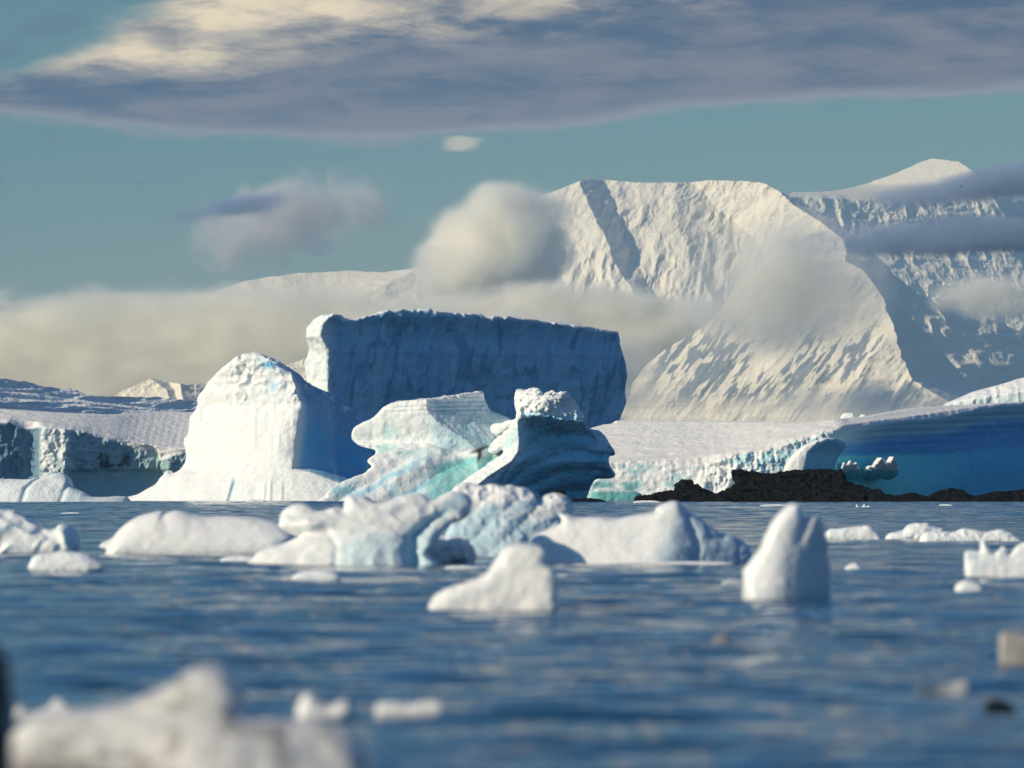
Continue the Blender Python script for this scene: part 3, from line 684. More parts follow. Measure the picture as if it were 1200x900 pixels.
# broad snow-covered ice shelf at right
RS_TOP = [(690, 503), (697, 499), (712, 495), (724, 494), (725, 491), (770, 490), (814, 491), (850, 491.5), (897, 493), (930, 494.5), (957, 494), (985, 490), (1018, 487), (1045, 481.5), (1070, 477), (1100, 474), (1135, 472), (1165, 470), (1196, 468), (1250, 465), (1290, 463)]
EDGE = [(640, 560), (700, 552), (715, 545), (745, 542), (780, 542), (823, 545), (840, 540), (853, 535), (875, 531), (897, 528), (920, 520), (940, 513), (960, 508), (975, 505), (990, 502), (1009, 500), (1048, 494), (1080, 491), (1113, 488), (1140, 482), (1161, 477), (1196, 471), (1300, 468)]
def f_shelf(U, Pg):
    z = 0 * U
    e0 = sum(line(U + k, EDGE) for k in range(-64, 65, 8)) / 17; e = line(U, EDGE) + 1.6 * fbm(U / 9, z, z, 4, .6, 121)
    dd = Pg - e
    top = -np.clip(-dd, 0, 8) * 1.2 - 3.6 * np.clip(e0 - 5 - Pg, 0, 400)
    # lit left cliff, turned gently to the sun; shaded right wall, concave
    base_ = 40 - 0.10 * np.abs(U - 880)
    wall = -1.05 * np.clip(U - 972, 0, 400) * S(U, 972, 1000)
    under = np.where(dd > 0, dd * 0.25, 0) * (1 - S(U, 960, 985)) + np.where(dd > 0, -9 * S(dd, 0, 16) + 12 * S(dd, 30, 80), 0) * S(U, 965, 990)
    br = (7 * ridged(U / 16, Pg / 22, z, 4, .6, 122) + 3 * ridged(U / 6, Pg / 8, z, 3, .5, 123)) * S(dd, -4, 3) * (1 - S(U, 965, 985)) * S(U, 800, 840)
    br = br + (3 * fbm(U / 18, Pg / 10, z, 4, .55, 124)) * S(dd, -4, 3) * (1 - S(U, 820, 850))
    str_ = .9 * np.sin((Pg + (U - 980) * .045) * .8) * S(dd, 2, 6) * S(U, 985, 1010) * (1 - S(dd, 28, 36))
    lob = 2.2 * np.abs(np.sin(U * .16 + 1.5 * vn(U / 20, Pg / 20, z, 125))) * np.exp(-((dd - line(U, [(980, 30), (1060, 36), (1200, 46)])) / 7) ** 2) * S(U, 985, 1000)
    snow = 2.2 * fbm(U / 26, Pg / 4, z, 4, .55, 126) * (dd < 0)
    return base_ + top + wall + under + br + str_ + lob + snow
def c_shelf(u, p, v):
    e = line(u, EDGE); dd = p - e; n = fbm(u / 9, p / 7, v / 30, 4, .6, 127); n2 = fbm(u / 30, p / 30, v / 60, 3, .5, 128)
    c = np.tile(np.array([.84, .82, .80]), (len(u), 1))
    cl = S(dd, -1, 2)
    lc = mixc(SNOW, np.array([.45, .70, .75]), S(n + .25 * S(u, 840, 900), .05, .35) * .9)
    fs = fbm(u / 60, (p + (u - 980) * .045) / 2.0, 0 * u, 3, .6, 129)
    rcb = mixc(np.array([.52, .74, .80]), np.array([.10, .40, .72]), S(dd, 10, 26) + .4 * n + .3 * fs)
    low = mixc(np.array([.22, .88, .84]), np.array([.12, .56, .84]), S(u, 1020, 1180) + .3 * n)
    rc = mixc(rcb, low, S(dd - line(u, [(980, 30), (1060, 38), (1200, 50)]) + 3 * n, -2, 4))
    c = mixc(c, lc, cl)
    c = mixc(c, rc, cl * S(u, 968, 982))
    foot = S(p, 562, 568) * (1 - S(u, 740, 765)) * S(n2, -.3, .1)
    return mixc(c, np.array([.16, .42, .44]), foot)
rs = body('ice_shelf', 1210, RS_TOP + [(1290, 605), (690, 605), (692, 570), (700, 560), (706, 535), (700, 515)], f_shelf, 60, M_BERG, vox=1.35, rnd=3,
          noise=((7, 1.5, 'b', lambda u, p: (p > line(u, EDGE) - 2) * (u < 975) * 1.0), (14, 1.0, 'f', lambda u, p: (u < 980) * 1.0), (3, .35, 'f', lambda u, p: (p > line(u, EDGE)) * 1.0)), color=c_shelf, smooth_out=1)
base(rs, 'broad snow-topped ice shelf with pale cliff and deep teal shaded wall', 'ice shelf')

# curled fin of ice before the shelf
fin = body('ice_fin', 1120, [(914, 575), (917, 556), (922, 543), (931, 531), (943, 522), (957, 516), (970, 513), (982, 514), (991, 518), (993, 522), (988, 530), (982, 540), (979, 550), (978, 575)],
           lambda U, Pg: 14 - .35 * np.abs(U - 935) * (U < 935) - 0.75 * np.clip(U - line(Pg, [(510, 965), (530, 945), (560, 938)]), 0, 60) , 22, M_BERG, vox=.9, rnd=6, noise=((12, 1.0, 'f'), (3, .3, 'f')),
           color=lambda u, p, v: mixc(SNOW, np.array([.34, .68, .80]), S(u - line(p, [(510, 975), (530, 942), (560, 936)]), 0, 8) * .85))
base(fin, 'small curled white ice fin standing behind the black rocks', 'ice fin')

def lumpcol(u, p, v):
    n = fbm(u / 8, p / 8, v / 8, 3, .6, 133); return mixc(SNOW, PALE, S(n, .0, .4) * .5)
def small(name, D, pts, label, cat='ice floe', thick=None, mat=None, group=None, vox=None, noise=None, col=lumpcol, tiltx=0.0, dome=0.5, so=4, rnd=None, faceslope=0.35):
    P_ = np.array(pts); wdt = np.ptp(P_[:, 0]); hgt = np.ptp(P_[:, 1]); cx = P_[:, 0].mean()
    th = thick or wdt * .5; wr = P_[:, 1].max()
    vox = vox or max(min(wdt, hgt * 2) / 70, .35)
    nz = noise or ((max(hgt * .5, 3), hgt * .05, 'f'), (max(hgt * .16, 1.4), hgt * .02, 'f'))
    o = body(name, D, pts, lambda U, Pg: (Pg - wr) * faceslope + th * .4 - tiltx * (U - cx), th, mat or M_FLOE, vox=vox, rnd=rnd or min(hgt * dome, wdt * .3), noise=nz, color=col, smooth_out=so, backr=min(hgt, th) * .5)
    return tag(o, label, cat, group)

LC = lambda u, p, v: mixc(SNOW, np.array([.16, .62, .72]), S(p + 4 * fbm(u / 5, p / 5, v / 5, 3, .6, 191), 549, 553))
small('ice_chunk', 1211, [(982, 559), (981, 556), (984, 549), (986, 543), (990, 548), (993, 541), (996, 546), (1000, 543), (1004, 549), (1005, 557), (998, 562), (990, 559)], 'jagged little white ice chunk beside the curled fin', 'ice chunk', vox=.8, mat=M_BERG, thick=30, so=1, rnd=2, noise=((5, 1.4, 'r'), (2.5, .6, 'f')), col=LC, faceslope=-2.6)
small('ice_chunk', 1213, [(1012, 558), (1011, 554), (1014, 547), (1020, 546), (1027, 537), (1032, 540), (1035, 547), (1041, 536), (1046, 541), (1049, 550), (1051, 556), (1042, 562), (1028, 559), (1020, 563)], 'two-lobed white ice lump against the teal shelf wall', 'ice chunk', vox=.9, mat=M_BERG, thick=36, so=1, rnd=3, noise=((7, 1.4, 'b'), (3, .6, 'f')), col=LC, faceslope=-2.8)
small('ice_block', 1265, [(984, 500), (985, 489), (990, 484), (999, 483), (1003, 487), (1003, 500)], 'white ice block perched on the snowy rim of the shelf', 'ice block', vox=.6, mat=M_BERG)
small('ice_block', 1265, [(1007, 498), (1008, 487), (1013, 485), (1016, 488), (1016, 498)], 'smallest ice block on the shelf rim, right of the larger', 'ice block', vox=.6, mat=M_BERG)
small('ice_floe', 1130, [(694, 596), (694, 578), (702, 571), (715, 570), (735, 573), (748, 577), (752, 581), (752, 596)], 'low flat floe with a turquoise edge at the foot of the overhanging iceberg', vox=.8, mat=M_BERG,
      col=lambda u, p, v: mixc(SNOW, np.array([.16, .45, .46]), S(p, 573, 578)))

# far serac ridge at the right edge
base(body('glacier', 2300, [(1080, 600), (1100, 484), (1118, 471), (1130, 466), (1148, 458), (1170, 452), (1185, 448), (1200, 443), (1240, 434), (1290, 430), (1290, 600)],
     lambda U, Pg: np.where(Pg < 458 + (1200 - U) * .16, (Pg - 458 - (1200 - U) * .16) * 2.5, 0) + 5 * ridged(U / 9, Pg / 40, 0 * U, 3, .5, 141) + .2 * (U - 1200), 80, M_FAR, vox=1.6, rnd=3, noise=((8, 1.2, 'b'),),
     color=lambda u, p, v: mixc(SNOW, PALE, S(p - 458 - (1200 - u) * .16, 0, 3) * .6), smooth_out=1), 'distant white serac cliff rising behind the shelf at the right edge', 'glacier')

# glacier with dirty cliff at left
GT = [(-70, 494), (0, 495), (10, 493), (20, 498), (30, 502), (45, 499), (66, 501), (96, 505), (110, 509), (124, 513), (140, 518), (156, 524), (166, 525), (176, 526), (183, 531), (187, 538), (200, 533), (216, 530), (300, 530)]
def f_gl(U, Pg):
    z = 0 * U
    e0 = sum(line(U + k, GT) for k in range(-48, 49, 8)) / 13; e = line(U, GT) + 1.5 * fbm(U / 7, z, z, 4, .6, 151); dd = Pg - e
    top = -np.clip(-dd, 0, 8) * 1.2 - 4.0 * np.clip(e0 - 5 - Pg, 0, 400)
    # alternating faces: dark left wall, sunlit buttress, grey cliff
    xs = [(-70, -10), (0, 0), (40, -16), (48, 12), (78, 16), (88, 6), (150, -22), (188, -30), (192, -16), (300, -30)]
    b = line(U, xs) * .5 + line(U + 4, xs) * .25 + line(U - 4, xs) * .25
    low = -7 * S(Pg, 548, 554) * S(U, 75, 90) + 10 * S(Pg, 560, 585)
    br = (6 * ridged(U / 14, Pg / 22, z, 4, .6, 152) + 2.5 * fbm(U / 5, Pg / 5, z, 3, .6, 153)) * S(dd, -3, 4) * (1 - .85 * S(Pg, 548, 556) * S(U, 70, 90))
    cav = -7 * (np.exp(-(((U - 122) / 9) ** 2 + ((Pg - 538) / 9) ** 2)) + np.exp(-(((U - 147) / 9) ** 2 + ((Pg - 536) / 7) ** 2)))
    return b * S(dd, -8, 2) - 8 * (1 - S(dd, -8, 2)) + top + low + br + cav + 2 * fbm(U / 30, Pg / 4, z, 4, .5, 154) * (dd < 0)
def c_gl(u, p, v):
    e = line(u, GT); dd = p - e; n = fbm(u / 8, p / 8, v / 8, 4, .6, 155); n3 = fbm(u / 4, p / 4, v / 4, 3, .6, 157)
    cl = S(dd, 0, 3)
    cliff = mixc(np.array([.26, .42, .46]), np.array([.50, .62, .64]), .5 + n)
    cliff = mixc(cliff, np.array([.85, .86, .85]), S(u, 40, 52) * (1 - S(u, 78, 92)) * (.7 + n) * (1 - S(p, 555, 562)))  # buttress whitened, sunlight put into its colour
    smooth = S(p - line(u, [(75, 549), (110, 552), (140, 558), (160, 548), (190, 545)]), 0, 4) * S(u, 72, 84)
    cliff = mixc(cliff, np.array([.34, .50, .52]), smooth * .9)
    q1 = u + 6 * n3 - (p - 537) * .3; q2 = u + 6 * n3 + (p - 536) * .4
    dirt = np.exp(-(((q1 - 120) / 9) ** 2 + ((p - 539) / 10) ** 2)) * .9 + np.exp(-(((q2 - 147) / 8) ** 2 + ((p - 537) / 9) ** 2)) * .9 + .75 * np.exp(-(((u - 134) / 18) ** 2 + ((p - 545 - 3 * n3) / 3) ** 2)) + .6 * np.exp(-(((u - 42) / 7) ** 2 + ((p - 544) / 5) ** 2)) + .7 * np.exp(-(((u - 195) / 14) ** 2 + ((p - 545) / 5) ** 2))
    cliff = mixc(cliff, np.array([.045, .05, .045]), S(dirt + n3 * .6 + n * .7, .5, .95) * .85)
    cliff = mixc(cliff, np.array([.10, .22, .34]), (1 - S(u, 44, 52)) * .75)  # left wall darkened to blue, shade put into its colour
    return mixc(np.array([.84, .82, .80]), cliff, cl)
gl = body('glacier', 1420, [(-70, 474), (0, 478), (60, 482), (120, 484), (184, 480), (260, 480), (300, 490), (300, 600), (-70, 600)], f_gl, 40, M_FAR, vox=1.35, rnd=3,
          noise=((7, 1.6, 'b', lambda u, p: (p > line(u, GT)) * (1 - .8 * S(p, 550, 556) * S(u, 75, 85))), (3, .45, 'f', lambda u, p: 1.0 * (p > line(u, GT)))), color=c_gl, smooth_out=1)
base(gl, 'snow-covered glacier ending in a dirty blue-grey ice cliff at the left', 'glacier')
# snow hill behind it
def rel_hill(U, Pg):
    z = 0 * U
    lit = Pg - line(U, [(-80, 488), (0, 487), (60, 489), (120, 488), (150, 484), (184, 478), (200, 486), (230, 500), (300, 510)])
    turned = 0.86 * (300 - U)
    t = turned * 1.0
    steps = 7 * S((Pg - 458 - (U - 0) * .12), -2, 3) + 5 * S((Pg - 466 - (U) * .10), -2, 2)
    return t + steps + 6 * ridged(U / 50 + Pg / 40, Pg / 7, z, 4, .55, 161) + 1.6 * fbm(U / 12, Pg / 4, z, 4, .6, 163)
hl = mountain('snow_hill', 1600, [(-70, 440), (0, 443), (16, 446), (40, 449), (60, 455), (70, 456), (86, 456), (95, 458), (104, 463), (120, 465), (140, 465), (165, 466), (180, 465), (205, 468), (230, 469), (270, 474), (310, 520)], -70, 305, 573, rel_hill, 1.0,
              label='long blue-shaded snow hill with wind-scoured bands above the left glacier', white=SNOW)
hl['category'] = 'snow hill'; 

# ------------------------------------------------------------ black rocks
RN = (((24, 9, 16), 4.0, 'r'), ((8, 4, 6), 2.4, 'r'), (2.6, .9, 'f'))
def rock(D, pts, label, nz=RN, vox=.9):
    cx = np.mean([p[0] for p in pts])
    o = body('rock', D, pts, lambda U, Pg: (Pg - 588) * 1.1 + 18, 26, M_ROCK, vox=vox, rnd=5, noise=nz, smooth_out=1, color=None)
    return tag(o, label, 'rock', 'black rocks along the water line')
rock(1050, [(832, 600), (832, 586), (845, 580), (858, 576), (865, 571), (863, 558), (862, 553), (880, 555), (897, 557), (912, 557), (930, 554), (960, 553), (985, 553), (988, 557), (989, 566), (1000, 570), (1012, 574), (1024, 579), (1034, 584), (1036, 600)], 'largest black rock, a flat-topped mass before the ice shelf')
rock(1045, [(746, 600), (748, 586), (770, 581), (792, 578), (794, 570), (800, 566), (810, 567), (817, 572), (826, 578), (840, 582), (852, 587), (854, 600)], 'low black rock with a round knob, left of the largest one')
rock(1045, [(1018, 600), (1020, 580), (1026, 574), (1032, 575), (1036, 580), (1050, 582), (1068, 578), (1078, 581), (1090, 584), (1092, 600)], 'small black rock with a square stump at its left end', ((10, 1.4, 'r'), (4, 1.2, 'r'), (2, .6, 'f')))
rock(1047, [(1086, 600), (1088, 583), (1100, 576), (1112, 573), (1126, 574), (1134, 580), (1146, 583), (1150, 600)], 'humped black rock second from the right edge', ((10, 1.4, 'r'), (4, 1.2, 'r'), (2, .6, 'f')))
rock(1043, [(1142, 600), (1144, 583), (1160, 579), (1176, 577), (1192, 576), (1215, 573), (1240, 578), (1240, 600)], 'long low black rock running out of the right edge', ((10, 1.6, 'r'), (4, 1.4, 'r'), (2, .6, 'f')))
rock(1030, [(655, 602), (657, 588), (672, 585), (690, 584), (705, 586), (714, 590), (714, 602)], 'thin black rock ledge under the overhanging iceberg', ((8, .8, 'r'), (3, .7, 'r')), .7)
rock(1032, [(640, 600), (641, 582), (647, 577), (655, 575), (661, 576), (663, 583), (666, 600)], 'stubby black rock left of the thin ledge', ((8, 1.2, 'r'), (3, .9, 'r')), .7)

# ------------------------------------------------------------ floating ice
def WD(row): return F * H / (row - HOR)
GF = 'ice pieces floating on the sea'
small('ice_floe', 1010, [(272, 592), (277, 588), (290, 587), (300, 585.5), (312, 587), (318, 590), (318, 594), (272, 594)], 'thin floe at the water line below the domed iceberg', vox=.45, thick=18, group=GF, mat=M_BERG)
KN = lambda h, a=.09: ((h * .5, h * a * 1.3, 'b'), (h * .22, h * a * .45, 'f'), (h * .1, h * .012, 'f'))
small('ice_floe', WD(648), [(-40, 660), (-40, 606), (0, 601), (10, 600), (20, 603), (30, 611), (42, 616), (50, 622), (62, 621), (72, 617), (82, 622), (88, 632), (88, 645), (84, 652), (60, 658)], 'knobbly dirty-white floe cut by the left edge', noise=KN(46), group=GF)
small('ice_floe', WD(670), [(34, 668), (36, 656), (44, 649), (60, 647), (85, 646), (104, 650), (116, 658), (122, 664), (112, 674), (60, 677)], 'small smooth oval floe below the knobbly one at left', group=GF)
small('ice_floe', WD(650), [(116, 642), (118, 636), (124, 634), (130, 630), (140, 618), (152, 608), (168, 603), (187, 600), (190, 603.5), (194, 602), (204, 599), (216, 600), (240, 605), (280, 606), (308, 609), (330, 616), (342, 624), (346, 633), (336, 645), (320, 656), (130, 658), (124, 646)],
      'long smooth whaleback floe with a notch in its crest', thick=70, group=GF, vox=1.2, rnd=26, faceslope=.6,
      noise=((40, 2.0, 'f'), (9, .5, 'f')), col=lambda u, p, v: mixc(np.array([.87, .87, .86]), np.array([.55, .66, .72]), S(u, 300, 346) * .6))  # right end greyer, side shade painted in
# central pile: front sheet and the spiky block behind it
def f_cen(U, Pg):
    z = 0 * U
    d = 16 + (Pg - 640) * .8 - .004 * (U - 400) ** 2 * .3
    d = d + 12 * np.exp(-(((U - 440) / 45) ** 2 + ((Pg - 640) / 30) ** 2))
    d = d - 13 * np.exp(-((U - line(Pg, [(580, 545), (610, 505), (630, 484), (660, 486)])) / 9) ** 2) * S(Pg, 596, 612)
    d = d - 3 * np.exp(-((U - line(Pg, [(600, 372), (625, 385), (640, 395), (660, 394)])) / 5) ** 2) * S(Pg, 606, 640)
    d = d + 12 * np.exp(-(((U - 365) / 26) ** 2 + ((Pg - 612) / 7) ** 2)) - 10 * np.exp(-(((U - 345) / 30) ** 2 + ((Pg - 626) / 4) ** 2))
    return d
def c_cen(u, p, v):
    n = fbm(u / 14, p / 14, v / 14, 3, .5, 171)
    c = mixc(np.array([.87, .87, .86]), np.array([.62, .76, .80]), S(p - 618 + 20 * n, 0, 22) * S(u, 385, 405) * .8)
    return mixc(c, np.array([.42, .66, .76]), np.exp(-((u - line(p, [(580, 545), (610, 505), (630, 484), (660, 486)])) / 12) ** 2) * .7)
cen = body('ice_floe', WD(662), [(296, 656), (302, 649), (314, 643), (330, 639), (342, 634), (350, 628), (338, 624), (328, 618), (327, 608), (333, 598), (346, 592), (358, 594), (368, 600), (378, 600), (392, 596), (402, 598), (404, 588), (406, 582), (418, 582), (428, 583), (438, 590), (452, 589), (466, 583), (480, 580), (494, 580),
           (504, 587), (514, 584), (526, 578), (540, 578), (550, 585), (550, 596), (544, 606), (530, 612), (516, 622), (508, 636), (500, 650), (496, 668), (300, 668)],
           f_cen, 60, M_FLOE, vox=1.1, rnd=11, noise=((24, 2.6, 'b'), (11, .9, 'f'), (5, .25, 'f')), color=c_cen, backr=20)
tag(cen, 'large melted floe of rounded white lobes with pale aqua front, left in the heap', 'ice floe', GF)
def f_spk(U, Pg):
    a = (U - 590) + (Pg - 600) * 1.1
    return 10 + (Pg - 625) * .75 + 2.5 * np.abs(np.sin(a * .085)) - .35 * np.clip(U - 590, 0, 99)
spk = body('ice_floe', WD(652), [(512, 650), (522, 628), (530, 612), (528, 596), (530, 582), (534, 572), (545, 567), (556, 569), (566, 572), (576, 569), (590, 572), (598, 570), (606, 573), (616, 574), (624, 580), (628, 590), (634, 590), (640, 583), (650, 580), (660, 582), (668, 588), (671, 596), (668, 606), (660, 614), (656, 630), (648, 655), (520, 660)],
           f_spk, 60, M_FLOE, vox=1.1, rnd=9, noise=((16, 2.6, 'b'), (7, 1.3, 'b', lambda u, p: .3 + 1.0 * (1 - S(p, 582, 600))), (4, .3, 'f')),
           color=lambda u, p, v: mixc(np.array([.87, .87, .86]), np.array([.50, .68, .76]), S(fbm(u / 16, p / 12, v / 16, 3, .5, 175) + (p - 592) * .02, -.1, .35) * .85), backr=20)
tag(spk, 'bluish crumpled ice heap with a spiky crest, rear part of the heap', 'ice floe', GF)
small('ice_floe', WD(660), [(492, 654), (496, 640), (504, 631), (514, 629), (522, 634), (530, 631), (544, 633), (552, 642), (556, 652), (548, 660), (520, 665), (494, 664)], 'small drooping ice lump with dark hollows in front of the heap', noise=KN(30, .14), group=GF, vox=.7)
small('ice_floe', WD(641), [(528, 634), (532, 624), (545, 618), (562, 617), (574, 614), (590, 616), (606, 622), (618, 628), (622, 636), (618, 648), (536, 648)], 'cream lumpy floe lodged between the heap and the wedge', noise=KN(20, .08), group=GF)
def f_wdg(U, Pg):
    ue = line(Pg, [(585, 795), (610, 792), (640, 790), (665, 775)])
    du = U - ue
    d = 20 + (Pg - 630) * .8 - (.26 * du + .36 * np.sqrt(du * du + 90))
    d = d - 5 * np.exp(-((du - 12 - (Pg - 600) * .4) / 5) ** 2)
    return d
wdg = body('ice_floe', WD(660), [(612, 665), (618, 648), (622, 634), (632, 624), (648, 618), (658, 612), (655, 602), (664, 602), (680, 606), (700, 606), (722, 608), (742, 604), (758, 602), (768, 600), (772, 594), (782, 589), (793, 587), (802, 592), (812, 602), (826, 612), (838, 620), (848, 626), (856, 626), (868, 632), (878, 640), (882, 650), (878, 662), (860, 670), (620, 672)],
           f_wdg, 60, M_FLOE, vox=1.15, rnd=12, noise=((36, 2.4, 'f'), (12, 1.4, 'f', lambda u, p: .4 + S(u, 790, 830)), (4, .5, 'f')),
           color=lambda u, p, v: mixc(np.array([.87, .87, .86]), np.array([.42, .56, .66]), S(u - line(p, [(585, 800), (625, 765), (665, 750)]), 0, 30) * .8), backr=20)  # right of the hump the colour itself carries the shade
tag(wdg, 'large wedge-shaped floe with a pointed hump, its right side in shade', 'ice floe', GF)
small('ice_floe', WD(715), [(502, 712), (508, 702), (520, 692), (536, 686), (556, 680), (568, 674), (578, 660), (588, 646), (602, 640), (618, 639), (632, 642), (640, 650), (638, 660), (648, 668), (653, 680), (652, 700), (652, 716), (640, 726), (520, 722)],
      'blunt wedge of dirty-white ice nearer than the heap, square at its right end', thick=70, noise=((34, 3.2, 'f'), (12, 1.4, 'f'), (4, .4, 'f')), group=GF, vox=1.1, rnd=14, col=lambda u, p, v: np.tile([.86, .85, .83], (len(u), 1)))
def f_spire(U, Pg):
    du = U - line(Pg, [(590, 932), (640, 918), (705, 905)])
    d = 30 + (Pg - 650) * .32 - (.185 * du + .535 * np.sqrt(du * du + 400))
    return d - 7 * np.exp(-((U - line(Pg, [(600, 948), (625, 940), (650, 932)])) / 5) ** 2) * (1 - S(Pg, 618, 645))
spi = body('ice_spire', WD(703), [(874, 720), (873, 704), (873, 680), (874, 668), (882, 658), (892, 644), (898, 630), (905, 615), (914, 604), (922, 596), (930, 591), (937, 592), (941, 600), (945, 606), (950, 606), (957, 605), (964, 611), (968, 622), (973, 636), (972, 648), (976, 664), (976, 684), (975, 704), (972, 722)],
           f_spire, 60, M_FLOE, vox=1.0, rnd=13, noise=((24, 2.2, 'f'), (8, .6, 'f')), color=lambda u, p, v: mixc(np.array([.87, .87, .86]), np.array([.36, .46, .52]), S(u, 905, 975) * .45 + .45 * S(p, 680, 706)), backr=22)  # greyer to the right as painted shade; base greyer too
tag(spi, 'upright tooth-shaped ice spire with a notched tip, grey and wet at its base', 'ice spire', GF)
small('ice_floe', WD(633), [(968, 636), (970, 622), (985, 619), (1005, 617), (1018, 616), (1026, 622), (1034, 630), (1034, 638)], 'flat white floe directly right of the ice spire', group=GF, noise=((14, 1.2, 'f'), (4, .6, 'f')))
small('ice_floe', WD(632), [(1038, 634), (1042, 626), (1058, 622), (1064, 616), (1075, 613), (1086, 613), (1094, 617), (1106, 621), (1104, 628), (1090, 637), (1042, 638)], 'low floe with a rounded hump, left half of the long pair at right', group=GF, noise=KN(20, .05))
small('ice_floe', WD(634.5), [(1078, 634), (1084, 625), (1100, 623), (1118, 624), (1128, 620), (1140, 621), (1155, 624), (1172, 621), (1184, 625), (1193, 631), (1190, 639), (1084, 640)], 'thin elongated floe, right half of the long pair at right', group=GF, noise=KN(16, .06))
small('ice_floe', WD(675), [(1132, 676), (1130, 660), (1132, 648), (1140, 645), (1148, 646), (1150, 634), (1154, 634), (1160, 648), (1166, 650), (1174, 641), (1179, 642), (1182, 650), (1190, 642), (1200, 637), (1225, 636), (1240, 650), (1236, 680), (1140, 682)], 'jagged floe with sharp upright teeth at the right edge', group=GF, rnd=5, noise=((18, 2, 'f'), (6, 1, 'f')), so=2, vox=.8)
small('ice_floe', WD(694), [(1119, 692), (1122, 684), (1132, 680), (1144, 682), (1152, 688), (1150, 697), (1124, 698)], 'little round floe below the jagged one', group=GF)
small('ice_floe', WD(669), [(990, 668), (993, 663), (1001, 660), (1008, 663), (1011, 669), (1006, 672), (993, 672)], 'tiny pale floe right of the spire, alone on open water', group=GF)
small('ice_floe', WD(681), [(342, 678), (348, 672), (362, 669), (382, 669), (395, 673), (399, 679), (388, 684), (350, 684)], 'small flat oval floe in front of the melted lobes', group=GF)
small('ice_floe', WD(659), [(258, 658), (264, 653), (280, 652), (296, 653), (302, 658), (296, 662), (264, 662)], 'thin sliver of ice between the whaleback floe and the heap', group=GF)
small('ice_floe', WD(667), [(520, 668), (524, 664), (540, 663), (560, 665), (566, 669), (530, 671)], 'slim half-sunk shard just before the drooping lump', group=GF, vox=.5)
small('ice_floe', WD(661), [(760, 663), (764, 659), (800, 658), (850, 659), (862, 663), (800, 666)], 'thin wash of ice along the foot of the wedge floe', group=GF, vox=.7)
small('ice_floe', WD(686), [(846, 685), (850, 680), (862, 679), (872, 681), (874, 686), (860, 689)], 'tiny grey floe just left of the spire base', group=GF, vox=.5, col=lambda u, p, v: np.tile([.5, .52, .54], (len(u), 1)))
small('ice_floe', WD(595), [(1003, 595), (1004, 591), (1007, 594), (1011, 593), (1013, 590), (1015, 594), (1018, 592), (1019, 597), (1003, 597)], 'trio of tiny ice tips before the black rocks', group=GF, vox=.35, rnd=1.2, so=2, noise=((3, .3, 'f'),))
small('ice_floe', WD(593.4), [(890, 594), (894, 591.6), (912, 591), (922, 592), (926, 594.6), (892, 595.6)], 'thin white floe below the largest black rock', group=GF, vox=.4, rnd=1.2, thick=20)
small('ice_floe', WD(593), [(1100, 593), (1103, 591), (1112, 591), (1116, 593), (1102, 594.6)], 'tiny thin floe below the humped black rock', group=GF, vox=.35, rnd=1, thick=10)
small('ice_floe', WD(603), [(70, 603), (74, 600.8), (90, 600.6), (94, 603), (74, 605)], 'thin little floe above the knobbly one at left', group=GF, vox=.4, rnd=1, thick=12)
small('ice_floe', WD(589.6), [(742, 590), (746, 587), (765, 586.6), (775, 588.5), (778, 591), (744, 592)], 'thin white floe touching the black ledge beside the teal foot', group=GF, vox=.4, rnd=1.2, thick=14)

# near, out-of-focus ice
NEARC = lambda u, p, v: mixc(np.array([.70, .68, .65]), np.array([.42, .39, .36]), S(fbm(u / 30, p / 18, v / 30, 3, .5, 181) + .35 * S(p, 850, 900) * (1 - S(u, 180, 260)), .15, .4))
nr = body('ice_floe', 44, [(-30, 960), (-20, 889), (10, 867), (30, 847), (70, 837), (110, 835), (150, 824), (180, 812), (205, 797), (222, 787), (243, 784), (262, 791), (276, 809), (288, 835), (310, 841), (340, 847), (370, 851), (400, 859), (420, 875), (432, 899), (436, 930), (430, 960)],
          lambda U, Pg: 30 + (Pg - 880) * .9 + 26 * np.exp(-(((U - 250) / 70) ** 2 + ((Pg - 880) / 50) ** 2)) - 18 * np.exp(-(((U - 320) / 70) ** 2 + ((Pg - 835) / 14) ** 2)) - .25 * np.clip(U - 320, 0, 200), 110, M_NEAR, vox=2.2, rnd=32,
          noise=((60, 5, 'f'), (24, 2.0, 'f'), (8, .6, 'f')), color=NEARC, backr=40)
tag(nr, 'big blurred grey-white floe with one hump in the near left corner', 'ice floe', GF)
NC2 = lambda u, p, v: np.tile([.78, .76, .74], (len(u), 1))
small('ice_floe', WD(842), [(346, 838), (348, 824), (356, 812), (366, 811), (374, 820), (386, 826), (400, 821), (412, 826), (414, 838), (400, 848), (354, 850)], 'small two-humped blurred floe behind the near one', group=GF, mat=M_NEAR, vox=.9, col=NC2)
small('ice_floe', WD(838), [(440, 834), (444, 824), (460, 823), (480, 825), (500, 822), (518, 824), (522, 834), (510, 843), (450, 843)], 'thin straight blurred floe right of the two-humped one', group=GF, mat=M_NEAR, vox=.9, col=NC2)
small('ice_floe', WD(838), [(16, 842), (22, 828), (32, 834), (44, 834), (58, 828), (66, 818), (76, 824), (84, 834), (86, 850), (20, 852)], 'small pointed ice tips showing over the near floe at left', group=GF, mat=M_NEAR, vox=.9, rnd=4, col=NC2)
small('ice_floe', WD(778), [(1172, 778), (1171, 756), (1174, 740), (1190, 740), (1215, 746), (1240, 756), (1240, 786), (1180, 788)], 'blocky grey blurred ice chunk at the right edge', group=GF, mat=M_NEAR, vox=1.1, rnd=7, col=lambda u, p, v: np.tile([.36, .34, .32], (len(u), 1)))
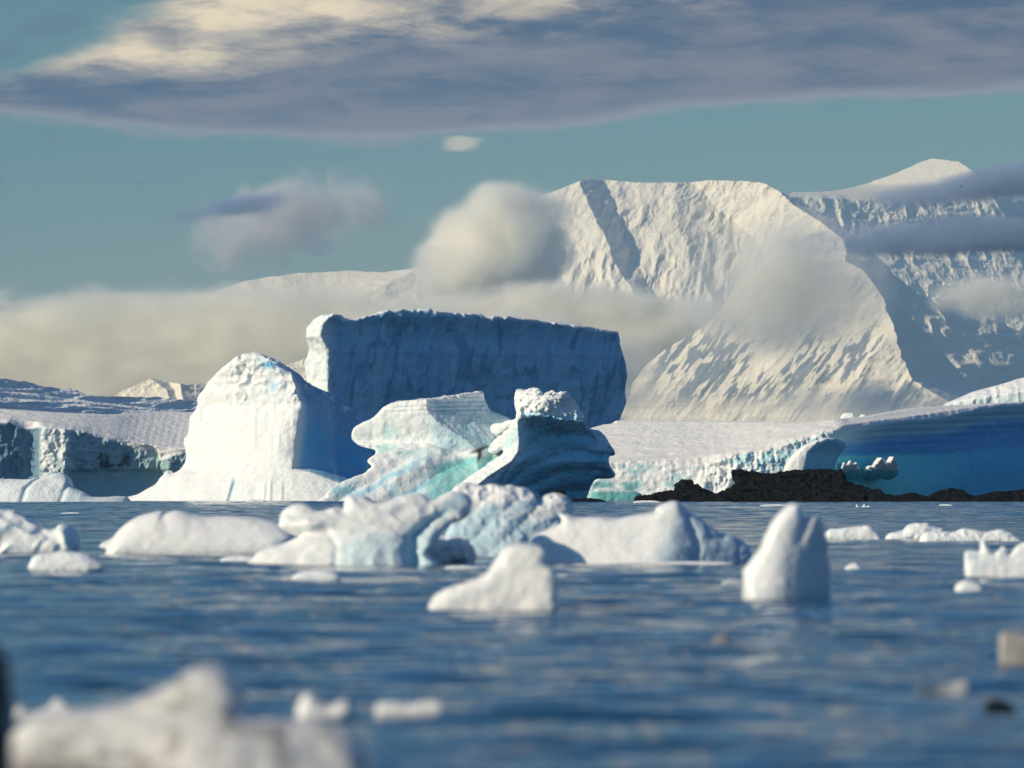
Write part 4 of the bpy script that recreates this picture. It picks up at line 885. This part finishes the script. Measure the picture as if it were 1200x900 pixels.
small('ice_floe', WD(813), [(1070, 812), (1080, 805), (1100, 803), (1116, 801), (1130, 799), (1134, 808), (1124, 816), (1076, 817)], 'flat glassy shard of ice low on the water at right', group=GF, mat=M_NEAR, vox=.7, rnd=4, col=lambda u, p, v: mixc(np.array([.10, .14, .18]), np.array([.5, .5, .5]), S(u, 1085, 1125)))
small('ice_floe', WD(832), [(1152, 832), (1156, 822), (1168, 818), (1178, 821), (1188, 828), (1188, 836), (1158, 838)], 'dark nearly black lump of clear ice at lower right', group=GF, mat=M_NEAR, vox=.7, rnd=5, col=lambda u, p, v: np.tile([.012, .018, .024], (len(u), 1)))
small('ice_floe', WD(755), [(834, 755), (838, 747), (846, 744), (854, 748), (855, 755), (845, 759)], 'tiny brownish speck of ice on the open water', group=GF, mat=M_NEAR, vox=.5, col=lambda u, p, v: np.tile([.30, .28, .27], (len(u), 1)))
small('ice_floe', 36, [(-60, 990), (-60, 770), (-30, 748), (-8, 752), (4, 775), (8, 810), (6, 850), (2, 900), (0, 990)], 'dark blurred lump cut off by the left edge, nearest of all', 'ice floe', mat=M_NEAR, group=GF, vox=2.2, rnd=14, col=lambda u, p, v: np.tile([.012, .022, .038], (len(u), 1)))

# ------------------------------------------------------------ birds
def feather_mat(name, c1, rough=.7):
    m = bpy.data.materials.new(name); m.use_nodes = True; t = NT(m.node_tree)
    ob = t.n('ShaderNodeTexCoord').outputs['Object']; a = t.noise(ob, 30, 3, .5)
    col = t.mix(a, tuple(x * .75 for x in c1), c1)
    pr = t.n('ShaderNodeBsdfPrincipled', ins={'Base Color': col, 'Roughness': rough}); t.n('ShaderNodeOutputMaterial', ins={0: pr.outputs[0]}); return m
M_DARKF = feather_mat('dark_feather', (0.045, 0.032, 0.024)); M_PALEF = feather_mat('pale_feather', (0.70, 0.66, 0.60))
def skin(name, nodes, edges, mat, sub=2):
    me = bpy.data.meshes.new(name); me.from_pydata([n[:3] for n in nodes], edges, [])
    o = bpy.data.objects.new(name, me); C.objects.link(o)
    o.modifiers.new('s', 'SKIN')
    for i, n in enumerate(nodes):
        me.skin_vertices[0].data[i].radius = (n[3], n[4]); me.skin_vertices[0].data[i].use_root = (i == 0)
    sb_ = o.modifiers.new('d', 'SUBSURF'); sb_.levels = sb_.render_levels = sub
    dg = bpy.context.evaluated_depsgraph_get(); me2 = bpy.data.meshes.new_from_object(o.evaluated_get(dg))
    o.modifiers.clear(); o.data = me2; me2.materials.clear(); me2.materials.append(mat)
    for p in me2.polygons: p.use_smooth = True
    return o
def bird_at(D, cx, cy, label, near=True):
    s = D / F; b = P(cx, cy, D)
    root = bpy.data.objects.new('bird', None); C.objects.link(root); root.location = b
    tag(root, label, 'bird', 'seabirds in flight')
    q = lambda px, py, dv=0: ((px - cx) * s, dv, (cy - py) * s)
    bd = skin('body', [(*q(560, 528), .06, .07), (*q(565, 525.5, -.02), .065, .06), (*q(569.5, 523.5, -.04), .04, .045), (*q(572.5, 523, -.06), .036, .036), (*q(574.8, 523.3, -.08), .008, .008), (*q(554, 530, .05), .045, .035), (*q(549.5, 531.3, .1), .045, .008)],
              [(0, 1), (1, 2), (2, 3), (3, 4), (0, 5), (5, 6)], M_DARKF)
    bd.parent = root
    w1 = skin('wing', [(*q(559, 527.5, .02), .07, .02), (*q(551, 524.5, .14), .075, .014), (*q(541, 528, .26), .06, .010), (*q(531, 532, .34), .018, .006)], [(0, 1), (1, 2), (2, 3)], M_PALEF, 2); w1.parent = root
    w2 = skin('wing', [(*q(562, 528, -.03), .06, .03), (*q(562.5, 533, -.14), .07, .018), (*q(561, 538, -.24), .055, .012), (*q(559, 543, -.30), .014, .006)], [(0, 1), (1, 2), (2, 3)], M_DARKF, 2); w2.parent = root
    return root
b1 = bird_at(190, 560, 528, 'dark brown seabird with pale wings banking low before the central icebergs')
# a second bird, far off
def copy_tree(o, parent=None):
    c = o.copy(); C.objects.link(c); c.parent = parent
    for ch in list(o.children): copy_tree(ch, c)
    return c
b2 = copy_tree(b1); b2.location = P(1126, 218, 1500); b2['label'] = 'black speck of a bird against the far mountain at upper right'
b2.scale = (1.0, 1.0, 1.3)
